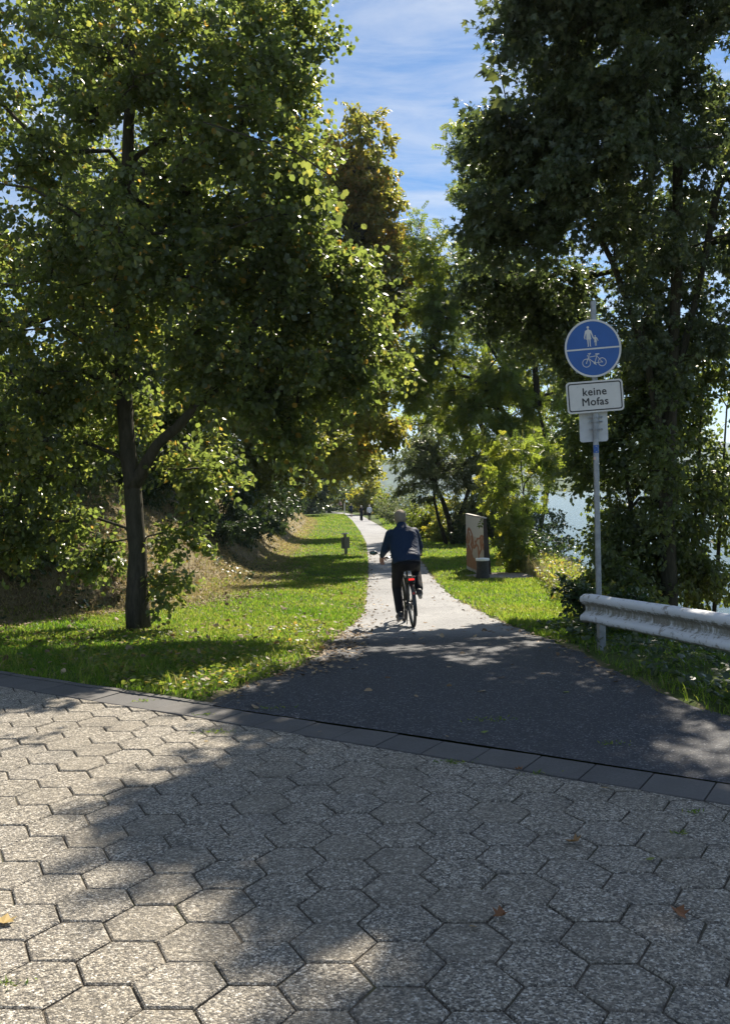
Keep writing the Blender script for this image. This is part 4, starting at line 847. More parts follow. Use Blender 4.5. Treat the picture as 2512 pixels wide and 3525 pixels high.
# tint per face on a mesh whose faces share vertices
bme = fast_mesh('beam', np.array([tuple(v) for v in V]), np.array(F), np.array(tint), smooth=True); beam = link('beam', bme, RAILP, gr)
# rounded end piece: a short flared plate bent back behind the end
q0 = rp[0] - rb; t0 = (rp[0] - rp[1]).normalized(); epm = MB(); prs = []
for s_ in range(7):
    a_ = rad(100) * s_ / 6; off = Vector((t0.x, t0.y, 0)) * .10 * math.sin(a_) + Vector((.83, .55, 0)) * .10 * (1 - math.cos(a_)); prs.append(q0 + off)
vs = []
for q in prs:
    for (a_, h_, dz) in ctl: vs.append(q + Vector((-1, -.3, 0)).normalized() * (a_ * .8) - Vector((0, 0, h_)))
epm.add(vs, [(i * m + j, i * m + j + 1, (i + 1) * m + j + 1, (i + 1) * m + j) for i in range(6) for j in range(m - 1)])
ep = epm.build('end_piece', RAILP, gr, smooth=True); at_ = ep.data.attributes.new('tint', 'FLOAT', 'FACE'); at_.data.foreach_set('value', [.42 * ((ctl[j][2] + ctl[j + 1][2])) for i in range(6) for j in range(m - 1)])
for i in (9, 52):
    q = rp[min(i, len(rp) - 1)] + Vector((.07, .02, 0)); g_ = gz(q.x, q.y); mb = MB(); h_ = q.z - .05 - g_ + .3
    mb.box(Vector((q.x, q.y, g_ - .3 + h_ / 2)) - rb, (.010, .10, h_)); mb.box(Vector((q.x + .03, q.y + .05, g_ - .3 + h_ / 2)) - rb, (.06, .008, h_)); mb.box(Vector((q.x + .03, q.y - .05, g_ - .3 + h_ / 2)) - rb, (.06, .008, h_))
    pst = mb.build('post', STEEL, gr)
    MB().lathe(rp[min(i, len(rp) - 1)] - rb + Vector((-.036, -.012, -.155)) + Vector((.06, .02, 0)), [(.0, 0), (.016, .002), (.016, .010), (.008, .016)], 8, Vector((-1, -.4, 0))).build('bolt', STEEL, gr)

# ------------------------------------------------------------------ painted stele, bollard, gravel
A0 = Vector((3.40, 25.3)); A1 = Vector((3.185, 27.9)); sh = Vector((3.4, 25.3, gz(3.4, 25.3) - .05))
st = tag(empty('painted_stele', sh), 'tall pale stone stele with rust-red painting seen edge-on by the path', 'stele')
zt, zb = 1.70, -.15; dA = (A1 - A0).normalized(); nA = Vector((dA.y, -dA.x))          # nA points to the river side (+x)
nA = nA if nA.x > 0 else -nA
def spt(t, off, z): q = A0 + (A1 - A0) * t + nA * off; return Vector((q.x, q.y, sh.z + z)) - sh
mb = MB(); tb, tt_ = .22, .085
N_ = 12; vs = []
for z, th in ((zb, tb), (zt * .5, .15), (zt, tt_)):
    vs += [spt(0, .0, z), spt(1, .0, z + (.05 if z > 1 else 0)), spt(1, th, z + (.05 if z > 1 else 0)), spt(0, th, z)]
fs = []
for r in range(2):
    for i in range(4): j = (i + 1) % 4; fs.append((r * 4 + i, r * 4 + j, r * 4 + 4 + j, r * 4 + 4 + i))
fs += [(0, 3, 2, 1), (8, 9, 10, 11)]
mb.add(vs, fs).build('slab', plain('dark_stone', (.055, .045, .042), .8, var=.3, scale=9, bump=.3), st, bevel=.006)
# top face slab and painted face: a fine grid whose face attribute carries the paint
_px = lambda pts: [((885 - x_) / 340, 1 - (y_ - 385) / 965) for x_, y_ in pts]
_strokes = [_px(q) for q in ([(558, 880), (566, 780), (588, 650), (606, 618), (640, 640), (668, 700), (686, 790), (690, 880)], [(612, 690), (622, 800), (600, 870)], [(660, 735), (668, 830), (650, 900), (672, 950)], [(575, 930), (590, 850), (578, 760)],
            [(728, 805), (790, 745), (840, 690), (884, 684)], [(735, 825), (782, 885), (792, 980), (784, 1180)], [(832, 715), (830, 800), (862, 835), (884, 900)], [(800, 990), (842, 905), (828, 810)], [(870, 700), (860, 780), (880, 830)], [(735, 860), (705, 930)], [(690, 880), (660, 1000), (640, 1100)], [(560, 1010), (600, 925), (640, 1010), (672, 1095)])]
_mass = [_px(q) for q in ([(548, 1020), (600, 935), (640, 1020), (672, 1100), (705, 1090), (765, 1150), (775, 1330), (548, 1290)], [(846, 1080), (886, 1040), (886, 1190), (846, 1185)])]
def _inside(p, poly):
    c = False
    for i in range(len(poly)):
        (x0, y0), (x1, y1) = poly[i - 1], poly[i]
        if (y0 > p[1]) != (y1 > p[1]) and p[0] < (x1 - x0) * (p[1] - y0) / (y1 - y0) + x0: c = not c
    return c
def paint(t, z):     # 0 pale stone .. 1 rust: loose brush strokes over a rusty wash
    z = z / zt; w = .02 * mnoise.noise(Vector((t * 6, z * 12, 2))); p_ = (t + w, z + w); st_ = .5 + .5 * mnoise.noise(Vector((t * 24, z * 5, 7))); r = 0
    for q in _strokes:
        for i in range(len(q) - 1):
            ax, ay, bx, by = q[i][0], q[i][1] * 2.6, q[i + 1][0], q[i + 1][1] * 2.6; px, py = p_[0], p_[1] * 2.6
            L = (bx - ax) ** 2 + (by - ay) ** 2; u_ = min(1, max(0, ((px - ax) * (bx - ax) + (py - ay) * (by - ay)) / L)); d_ = math.hypot(px - ax - u_ * (bx - ax), py - ay - u_ * (by - ay))
            r = max(r, (.55 + .45 * st_) * max(0, 1 - max(0, d_ - .022) / .035))
    if any(_inside(p_, m_) for m_ in _mass): r = max(r, .38 + .3 * st_)
    if .2 < z < .64: r = max(r, .10 + .16 * st_)
    return r * (1 if z > .06 else .4)
NX, NZ = 60, 90; V = []; F = []; tn = []
for j in range(NZ + 1):
    for i in range(NX + 1): t, z = i / NX, .02 + (zt - .03) * j / NZ; V.append(tuple(spt(t * .985 + .006, -.006, z + .05 * t * j / NZ)))
for j in range(NZ):
    for i in range(NX): q = j * (NX + 1) + i; F.append((q, q + NX + 1, q + NX + 2, q + 1)); tn.append(paint((i + .5) / NX, zt * (j + .5) / NZ))
k = Nt('painted_stone'); n = k.noise(k.pos(), 8, 5); t_ = k.math('ADD', k.attr('tint'), k.math('MULTIPLY', k.math('SUBTRACT', n, .5), .25))
k.set(Base_Color=k.ramp(t_, [(.06, (.66, .62, .55)), (.22, (.55, .45, .35)), (.45, (.46, .23, .12)), (1, (.36, .12, .05))]), Roughness=.8)
link('painted_face', fast_mesh('painted_face', np.array(V), np.array(F), np.array(tn), smooth=True), k.m, st)
MB().add([spt(-.004, -.012, zt - .0), spt(1.004, -.012, zt + .05), spt(1.004, tt_ + .01, zt + .05), spt(-.004, tt_ + .01, zt), spt(-.004, -.012, zt + .03), spt(1.004, -.012, zt + .08), spt(1.004, tt_ + .01, zt + .08), spt(-.004, tt_ + .01, zt + .03)], [(3, 2, 1, 0), (4, 5, 6, 7), (0, 1, 5, 4), (1, 2, 6, 5), (2, 3, 7, 6), (3, 0, 4, 7)]).build('cap_strip', plain('pale_stone', (.5, .48, .44), .8, scale=14), st)
bc = G(1661, 1996); bl = tag(empty('mooring_bollard', (bc.x, bc.y, gz(bc.x, bc.y))), 'short dark waisted bollard with a white top in front of the painted stele', 'bollard')
MB().lathe((0, 0, 0), [(.205, -.05), (.20, .02), (.178, .12), (.162, .24), (.158, .34), (.164, .44), (.176, .525)], 28).build('shaft', plain('dark_bollard_paint', (.035, .036, .038), .55, var=.4, scale=12, bump=.25), bl, smooth=True, auto=50)
MB().lathe((0, 0, .5), [(.170, .0), (.184, .012), (.186, .05), (.178, .064), (.10, .074), (.01, .076)], 28).build('top', plain('bollard_white', (.8, .8, .78), .5, scale=12), bl, smooth=True, auto=40)
k = Nt('pale_gravel'); vg = k.n('TexVoronoi', Vector=k.pos(), Scale=55.0); k.set(Base_Color=k.ramp(k.n('SeparateColor', Color=vg.outputs['Color']).outputs[0], [(0, (.14, .12, .10)), (.6, (.27, .24, .21)), (1, (.42, .39, .35))]), Roughness=.95); k.bump(vg.outputs['Distance'], .7, .02)
gm = MB(); cx, cy = 3.85, 24.75; n = 26; ov = [(cx + 1.05 * math.cos(2 * math.pi * i / n) * (1 + .08 * math.sin(i * 2.3)), cy + 1.15 * math.sin(2 * math.pi * i / n) * (1 + .06 * math.sin(i * 3.1))) for i in range(n)]
vs = [(cx, cy, gz(cx, cy) + .03)] + [(cx + (x - cx) * r_, cy + (y - cy) * r_, gz(cx + (x - cx) * r_, cy + (y - cy) * r_) + .03) for r_ in (.33, .66, 1) for x, y in ov]
fs = [(0, 1 + i, 1 + (i + 1) % n) for i in range(n)] + [(1 + r_ * n + i, 1 + (r_ + 1) * n + i, 1 + (r_ + 1) * n + (i + 1) % n, 1 + r_ * n + (i + 1) % n) for r_ in range(2) for i in range(n)]
tag(gm.add(vs, fs).build('gravel_pad', k.m), 'pale gravel patch under the stele and the bollard', kind='structure')

# ------------------------------------------------------------------ wooden post on the lawn, pale post at the bend
WOOD = bark_mat('weathered_wood', (.19, .18, .16), (.36, .34, .30), 14)
mc = G(1191, 1909); mk = tag(empty('marker_post', (mc.x, mc.y, gz(mc.x, mc.y)), (0, rad(-2), rad(12))), 'weathered wooden post with side boards and a pale cap on the lawn', 'post')
MB().box((0, 0, .40), (.125, .125, 1.0)).build('post', WOOD, mk, bevel=.006)
for sx, w in ((-.125, .12), (.13, .13)): MB().box((sx, .03, .505), (w, .05, .50)).build('board', WOOD, mk, bevel=.004)
MB().box((0, .03, .50), (.13, .03, .49)).build('board', WOOD, mk)
MB().lathe((0, 0, .90), [(.175, .0), (.178, .012), (.15, .035), (.06, .052), (.01, .055)], 18).build('cap', plain('bleached_wood', (.62, .58, .48), .7, scale=20), mk, smooth=True, auto=45)
fc = G(1186, 1768); fp_ = tag(empty('pale_post', fc), 'slim pale post standing at the bend before the distant cyclists', 'post')
MB().tube([(0, 0, -.1), (0, 0, 1.52)], .095, 12).build('shaft', plain('pale_post_paint', (.62, .61, .56), .6), fp_, smooth=True, auto=40); MB().lathe((0, 0, 1.52), [(.10, 0), (.098, .04), (.04, .07)], 12).build('cap', WOOD, fp_)

# ------------------------------------------------------------------ bicycle
BLACK = plain('bicycle_black', (.016, .017, .018), .35, var=.1); RUBBER = plain('tyre_rubber', (.022, .022, .022), .8); CHROME = plain('chrome', (.6, .6, .6), .2, .95); RIMM = plain('rim_grey', (.10, .10, .105), .35, .6)
k = Nt('red_lamp_lens'); k.set(Base_Color=(.55, .012, .01), Roughness=.25); k.put(k.b.inputs['Emission Color'], (1, .03, .02)); k.put(k.b.inputs['Emission Strength'], .5); REDLAMP = k.m
REDREF = plain('red_reflector', (.5, .02, .02), .25, var=.05); MIRR = plain('mirror_glass', (.05, .09, .08), .08, .6)
def make_bicycle(name, label, loc, rot, detail=True):
    b = tag(empty(name, loc, rot), label, 'bicycle'); RW = .35
    def wheel(y, steer=0):
        w = MB(); n = 40; pts = [(0, y + (RW - .022) * math.cos(2 * math.pi * i / n), RW + (RW - .022) * math.sin(2 * math.pi * i / n)) for i in range(n)]
        hub = MB().lathe((-.05, y, RW), [(.02, 0), (.026, .01), (.018, .03), (.018, .07), (.026, .09), (.02, .10)], 12, (1, 0, 0)).build('wheel', RIMM, b, smooth=True, auto=40)
        MB().tube(pts, .0225, 10, closed=True).build('tyre', RUBBER, hub, smooth=True)
        MB().tube([(0, y + (RW - .052) * math.cos(2 * math.pi * i / n), RW + (RW - .052) * math.sin(2 * math.pi * i / n)) for i in range(n)], .012, 8, closed=True).build('rim', RIMM, hub, smooth=True)
        if detail:
            s_ = MB()
            for i in range(28):
                a_ = 2 * math.pi * i / 28; a2 = a_ + (.5 if i % 4 < 2 else -.5); x_ = .035 if i % 2 else -.035
                s_.tube([(x_, y + .024 * math.cos(a2), RW + .024 * math.sin(a2)), (0, y + (RW - .06) * math.cos(a_), RW + (RW - .06) * math.sin(a_))], .0012, 4, cap=False)
            s_.build('spokes', CHROME, hub)
    wheel(0); wheel(1.10)
    bb = (0, .46, .30); f = MB()
    for p0, p1, r in [((0, .26, .74), bb, .018), ((0, .93, .78), bb, .024), ((0, .92, .84), (0, .94, .72), .022), ((0, .93, .80), (0, .27, .66), .018), ((.055, 0, RW), (.03, .42, .31), .010), ((-.055, 0, RW), (-.03, .42, .31), .010), ((.05, 0, RW), (.02, .25, .70), .009), ((-.05, 0, RW), (-.02, .25, .70), .009)]: f.tube([p0, p1], r, 10)
    f.lathe((-.05, .46, .30), [(.05, 0), (.075, .01), (.075, .09), (.05, .10)], 16, (1, 0, 0)); f.build('frame', BLACK, b, smooth=True, auto=40)
    fk = MB(); fk.tube([(0, .94, .72), (0, .955, .70)], .02, 8)
    for s_ in (-1, 1): fk.tube([(s_ * .045, .955, .70), (s_ * .05, 1.02, .5), (s_ * .052, 1.10, RW)], [.016, .014, .009], 8)
    fk.build('fork', BLACK, b, smooth=True, auto=40)
    hb = MB(); hb.tube([(0, .92, .80), (0, .90, 1.0)], .014, 8)
    hb.tube([(-.31, .74, 1.04), (-.2, .80, 1.045), (-.08, .885, 1.03), (0, .90, 1.02), (.08, .885, 1.03), (.2, .80, 1.045), (.31, .74, 1.04)], .0125, 10); hbo = hb.build('handlebar', CHROME, b, smooth=True, auto=40)
    for s_ in (-1, 1):
        MB().tube([(s_ * .32, .73, 1.04), (s_ * .21, .795, 1.045)], .017, 10).build('grip', RUBBER, hbo, smooth=True, auto=40)
        MB().tube([(s_ * .19, .83, 1.03), (s_ * .24, .84, 1.01), (s_ * .31, .80, 1.0)], .006, 6).build('brake_lever', CHROME, hbo, smooth=True)
    if detail:
        MB().tube([(-.30, .76, 1.05), (-.33, .80, 1.10), (-.37, .82, 1.125)], .006, 6).build('mirror_arm', BLACK, hbo, smooth=True)
        MB().ell((-.425, .82, 1.135), (.065, .014, .034), 16, 10, Matrix.Rotation(rad(6), 3, 'Y')).build('mirror', BLACK, hbo, smooth=True)
        MB().ell((-.425, .809, 1.135), (.052, .006, .026), 16, 8, Matrix.Rotation(rad(6), 3, 'Y')).build('mirror_glass', MIRR, hbo, smooth=True)
        MB().box((0, .90, 1.07), (.09, .02, .06)).build('display', BLACK, hbo)
        MB().lathe((-.15, .84, 1.055), [(.0, 0), (.025, .0), (.022, .018), (.006, .028)], 12).build('bell', CHROME, hbo, smooth=True)
    MB().tube([(0, .26, .70), (0, .225, .92)], .0145, 10).build('seat_post', BLACK, b, smooth=True)
    sd_ = MB(); sd_.ell((0, .19, .945), (.085, .10, .035), 16, 8); sd_.ell((0, .30, .95), (.035, .13, .025), 12, 8); sd_.build('saddle', RUBBER, b, smooth=True)
    # rack, mudguards, lamps
    def arc(y, a0, a1, r): return [(0, y + r * math.cos(rad(a_)), RW + r * math.sin(rad(a_))) for a_ in np.linspace(a0, a1, 18)]
    for y, a0, a1 in ((0, 35, 205), (1.10, 40, 190)):
        mg = MB(); P_ = arc(y, a0, a1, RW + .022); vs = []
        for q in P_: vs += [(-.028, q[1], q[2] - .006), (0, q[1], q[2] + .006), (.028, q[1], q[2] - .006)]
        mg.add(vs, [(3 * i + j, 3 * i + j + 1, 3 * i + j + 4, 3 * i + j + 3) for i in range(len(P_) - 1) for j in range(2)]); mg.build('mudguard', BLACK, b, smooth=True)
    rk = MB()
    for s_ in (-1, 1):
        rk.tube([(s_ * .055, .22, .72), (s_ * .065, .16, .755), (s_ * .065, -.20, .755), (s_ * .03, -.24, .755)], .006, 6)
        rk.tube([(s_ * .065, .10, .755), (s_ * .06, 0, RW)], .005, 6); rk.tube([(s_ * .065, -.16, .755), (s_ * .06, 0, RW)], .005, 6)
    for y in (-.18, -.06, .06): rk.tube([(-.065, y, .755), (.065, y, .755)], .005, 6)
    rk.tube([(-.03, -.24, .755), (.03, -.24, .755)], .006, 6); rk.build('rack', BLACK, b, smooth=True)
    if detail:
        MB().box((0, -.02, .70), (.105, .36, .075)).build('battery', BLACK, b, bevel=.015)
        MB().box((.0, -.215, .715), (.11, .03, .05)).build('lamp_housing', BLACK, b, bevel=.006)
        MB().box((.0, -.234, .716), (.082, .012, .026)).build('rear_lamp', REDLAMP, b, bevel=.003)
        MB().lathe((.0, -.355, .52), [(.0, 0), (.018, .001), (.018, .006)], 14, (0, -1, 0)).build('reflector', REDREF, b)
        MB().box((.0, -.345, .52), (.03, .012, .045)).build('reflector_bracket', BLACK, b)
    MB().lathe((.055, .46, .30), [(.085, 0), (.088, .002), (.088, .005), (.02, .008)], 24, (1, 0, 0)).build('chainring', RIMM, b)
    MB().tube([(.06, .46, .385), (.058, 0, .385)], .004, 5).build('chain', RIMM, b); MB().tube([(.06, .46, .215), (.058, .02, .29)], .004, 5).build('chain', RIMM, b)
    MB().lathe((.045, 0, RW), [(.045, 0), (.04, .012), (.03, .024)], 18, (1, 0, 0)).build('cassette', CHROME, b); MB().tube([(.062, .0, RW - .02), (.064, .04, RW - .10), (.064, -.01, RW - .16)], .012, 6).build('derailleur', BLACK, b)
    for s_, dz in ((1, .165), (-1, -.165)):
        cr2 = MB().tube([(s_ * .072, .46, .30), (s_ * .078, .46 - .03 * s_, .30 + dz)], .010, 8).build('crank', RIMM, b, smooth=True)
        MB().box((s_ * .125, .46 - .03 * s_, .30 + dz), (.09, .085, .022)).build('pedal', BLACK, cr2)
    if detail: MB().tube([(-.06, .0, .33), (-.085, -.03, .15), (-.10, -.05, .06)], .008, 6).build('kickstand', BLACK, b)
    return b

# ------------------------------------------------------------------ people
def blend(mb, name, mat, parent, voxel=.012, smooth=4, deci=None):
    """joins overlapping volumes into one continuous skin"""
    o = mb.build(name + '_raw', mat); r = o.modifiers.new('r', 'REMESH'); r.mode = 'VOXEL'; r.voxel_size = voxel; r.use_smooth_shade = True
    if smooth: s_ = o.modifiers.new('s', 'SMOOTH'); s_.iterations = smooth; s_.factor = .5
    if deci: d_ = o.modifiers.new('d', 'DECIMATE'); d_.ratio = deci
    me = bpy.data.meshes.new_from_object(o.evaluated_get(bpy.context.evaluated_depsgraph_get())); me.name = name
    old = o.data; bpy.data.objects.remove(o, do_unlink=True); bpy.data.meshes.remove(old)
    me.polygons.foreach_set('use_smooth', [True] * len(me.polygons))
    if not me.materials: me.materials.append(mat)
    return link(name, me, None, parent)
def loft(mb, rings, n=18):
    """rings: (centre, half width x, half depth y, tilt about x)"""
    vs = []; fs = []
    for c, rx, ry, tl in rings:
        R = Matrix.Rotation(rad(tl), 3, 'X')
        for k_ in range(n): w = 2 * math.pi * k_ / n; vs.append(Vector(c) + R @ Vector((rx * math.cos(w), ry * math.sin(w), 0)))
    for i in range(len(rings) - 1):
        for k_ in range(n): k2 = (k_ + 1) % n; fs.append((i * n + k_, i * n + k2, (i + 1) * n + k2, (i + 1) * n + k_))
    fs += [tuple(range(n))[::-1], tuple((len(rings) - 1) * n + k_ for k_ in range(n))]
    return mb.add(vs, fs)
def head(mb, c, s_=1.0, face=(0, 1, 0)):
    c = Vector(c); q = Matrix.Rotation(math.atan2(-face[0], face[1]), 3, 'Z'); E_ = lambda o, r: mb.ell(c + q @ (Vector(o) * s_), tuple(x * s_ for x in r), 14, 10, q)
    E_((0, -.01, .025), (.078, .098, .095)); E_((0, .03, -.055), (.058, .068, .06)); E_((0, .095, -.025), (.014, .022, .024)); E_((0, .075, -.068), (.026, .02, .012))
    for s in (-1, 1): E_((s * .077, -.005, -.015), (.012, .022, .034)); E_((s * .03, .082, .004), (.014, .012, .009))
def hand(mb, w, d, up, side, r=.0095, curl=.6):
    """palm and five bent fingers; d fingers' direction, up back of the hand, side +1 thumb towards +x of d x up"""
    w, d, up = Vector(w), Vector(d).normalized(), Vector(up).normalized(); x = d.cross(up).normalized(); up = x.cross(d)
    mb.cap(w, w + d * .05 + x * .022, .026, .019, 8); mb.cap(w, w + d * .055 - x * .020, .026, .018, 8); mb.cap(w + d * .02 + x * .02, w + d * .06 - x * .02, .018, .018, 8)
    for i, (o, L) in enumerate(((.031, .070), (.011, .080), (-.010, .075), (-.030, .060))):
        o *= side; p0 = w + d * .065 + x * o; d1 = (d - up * curl * .55).normalized(); p1 = p0 + d1 * L * .45; d2 = (d - up * curl * 1.6).normalized(); p2 = p1 + d2 * L * .33; d3 = (d * .5 - up * curl * 2.2).normalized(); p3 = p2 + d3 * L * .26
        mb.cap(p0, p1, r, r * .95, 7); mb.cap(p1, p2, r * .95, r * .85, 7); mb.cap(p2, p3, r * .85, r * .7, 7)
    t0 = w + d * .02 + x * side * .028; t1 = t0 + (d * .6 + x * side * .6 - up * .4).normalized() * .042; t2 = t1 + (d * .9 + x * side * .1 - up * .5).normalized() * .030
    mb.cap(w + d * .01, t0, .018, .013, 7); mb.cap(t0, t1, .013, .011, 7); mb.cap(t1, t2, .011, .009, 7)
def cloth(name, c, rough=.8, sc=9, b=.5):
    k = Nt(name); p = k.obj(); n = k.noise(p, sc, 5, .55, .6); n2 = k.noise(p, 130, 2)
    k.set(Base_Color=k.ramp(n2, [(.3, tuple(x * .85 for x in c)), (.7, tuple(min(1, x * 1.12) for x in c))]), Roughness=rough); k.put(k.b.inputs['Specular IOR Level'], .25); k.bump(n, b, .035); return k.m
SKIN = plain('skin', (.42, .24, .17), .5, var=.06); SKIN_L = plain('light_skin', (.55, .36, .27), .5, var=.06)
NAVY = cloth('navy_jacket_cloth', (.009, .025, .062), .65, 7, 1.0); DARKT = cloth('black_trouser_cloth', (.014, .014, .017)); HATC = cloth('beige_cap_cloth', (.27, .23, .18), .8, 40, .4); SHOE = plain('dark_shoe', (.03, .03, .033), .6)
SOLE = plain('shoe_sole', (.16, .16, .16), .7)
cw = G(1423, 2161); RROT = (rad(-4.0), rad(-3.2), rad(4.7)); cw = Vector((cw.x, cw.y, float(zp(cw.y)) + .002))
bike = make_bicycle('bicycle', 'black touring bicycle with red rear lamp ridden along the path', cw, RROT)
def rider(label, loc, rot, mats, voxel=.011, detail=True):
    skin, jac, tro, capm = mats; r = tag(empty('person', loc, rot), label, 'person')
    Hp, Ch, Nk, Hd = Vector((0, .20, .99)), Vector((0, .36, 1.36)), Vector((0, .44, 1.51)), Vector((0, .485, 1.635))
    joints = {}
    for s_ in (-1, 1):
        joints[s_] = dict(sh=Vector((s_ * .195, .395, 1.40)), el=Vector((s_ * .268, .50, 1.18)) if s_ < 0 else Vector((s_ * .255, .50, 1.17)), wr=Vector((s_ * .315, .67, 1.075)) if s_ < 0 else Vector((s_ * .285, .67, 1.09)), hip=Vector((s_ * .115, .24, .96)))
    joints[-1].update(kn=Vector((-.135, .56, .60)), an=Vector((-.135, .40, .20)), toe=Vector((-.145, .55, .145)))
    joints[1].update(kn=Vector((.185, .62, .84)), an=Vector((.175, .33, .52)), toe=Vector((.20, .47, .47)))
    b = MB(); loft(b, [(Hp + Vector((0, 0, -.10)), .10, .08, -10), (Hp, .155, .115, -18), (Hp.lerp(Ch, .5), .14, .10, -22), (Ch, .165, .115, -24), (Nk + Vector((0, -.03, -.05)), .12, .085, -28), (Nk, .06, .06, -20)])
    b.cap(Nk - Vector((0, .02, .03)), Hd - Vector((0, .01, .06)), .056, .052); head(b, Hd, 1.0, (.25, 1, 0))
    for s_ in (-1, 1):
        j = joints[s_]; b.cap(j['sh'], j['el'], .05, .04); b.cap(j['el'], j['wr'], .04, .026)
        hd_ = (Vector((s_ * -.02, .35, -.55)) if s_ < 0 else Vector((-.15, .5, -.2))); hand(b, j['wr'] + (j['wr'] - j['el']).normalized() * .02, hd_, (s_ * .3, .75, .45), -s_, curl=.5 if s_ < 0 else .8)
        b.cap(j['hip'], j['kn'], .080, .055); b.cap(j['kn'], j['an'], .055, .036); b.cap(j['an'], j['toe'], .036, .026)
    blend(b, 'body', skin, r, voxel * .62, 3, .6)
    jm = MB(); loft(jm, [(Hp + Vector((0, -.055, -.035)), .205, .155, -14), (Hp + Vector((0, -.04, .04)), .218, .158, -16), (Hp.lerp(Ch, .35) + Vector((0, -.015, 0)), .222, .155, -20), (Hp.lerp(Ch, .7), .226, .152, -22), (Ch + Vector((0, -.01, .0)), .222, .148, -26), (Ch + Vector((0, .015, .065)), .195, .128, -30), (Nk + Vector((0, -.045, -.045)), .135, .10, -30), (Nk + Vector((0, -.03, .005)), .082, .082, -22), (Nk + Vector((0, -.015, .045)), .074, .078, -18)], 22)
    for s_ in (-1, 1):
        j = joints[s_]; jm.cap(j['sh'] + Vector((-s_ * .02, 0, -.01)), j['el'], .088, .066, 14); jm.cap(j['el'], j['wr'] - (j['wr'] - j['el']).normalized() * .02, .062, .042, 14)
    blend(jm, 'jacket', jac, r, voxel, 5)
    tm = MB(); loft(tm, [(Hp + Vector((0, .03, -.16)), .10, .09, -5), (Hp + Vector((0, .0, -.075)), .175, .15, -8), (Hp + Vector((0, -.01, .02)), .172, .135, -14)], 20)
    for s_ in (-1, 1):
        j = joints[s_]; tm.cap(j['hip'] + Vector((0, -.02, 0)), j['kn'], .108, .078, 14); e = j['an'] + (j['kn'] - j['an']).normalized() * .04; tm.cap(j['kn'], e, .078, .066, 14)
    blend(tm, 'trousers', tro, r, voxel, 5)
    for s_ in (-1, 1):
        j = joints[s_]; sm = MB(); f_ = (j['toe'] - j['an']).normalized(); hl = j['an'] - f_ * .05 - Vector((0, 0, .035)); sm.cap(hl, j['toe'] - Vector((0, 0, .01)), .052, .048, 12); sm.cap(j['an'] - Vector((0, 0, .01)), hl.lerp(j['toe'], .45), .046, .042, 12); sm.cap(j['toe'], j['toe'] + f_ * .05, .042, .034, 12)
        so = blend(sm, 'shoe', SHOE, r, .009, 3)
        if detail: slm = MB(); slm.tube([hl - Vector((0, 0, .040)) - f_ * .03, hl.lerp(j['toe'], .5) - Vector((0, 0, .044)), j['toe'] - Vector((0, 0, .046)) + f_ * .07], [.036, .034, .03], 10); slm.build('sole', SOLE, so, smooth=True)
    hm = MB(); q = Matrix.Rotation(rad(-14), 3, 'Z'); hm.ell(Hd + Vector((0, -.012, .034)), (.090, .108, .098), 20, 12, q); hm.ell(Hd + Vector((0, -.03, -.01)), (.088, .085, .075), 18, 10, q); blend(hm, 'cap', capm, r, .009, 3)
    return r
rd = rider('cyclist seen from behind in a navy jacket, black trousers and beige cap', cw, RROT, (SKIN, NAVY, DARKT, HATC))

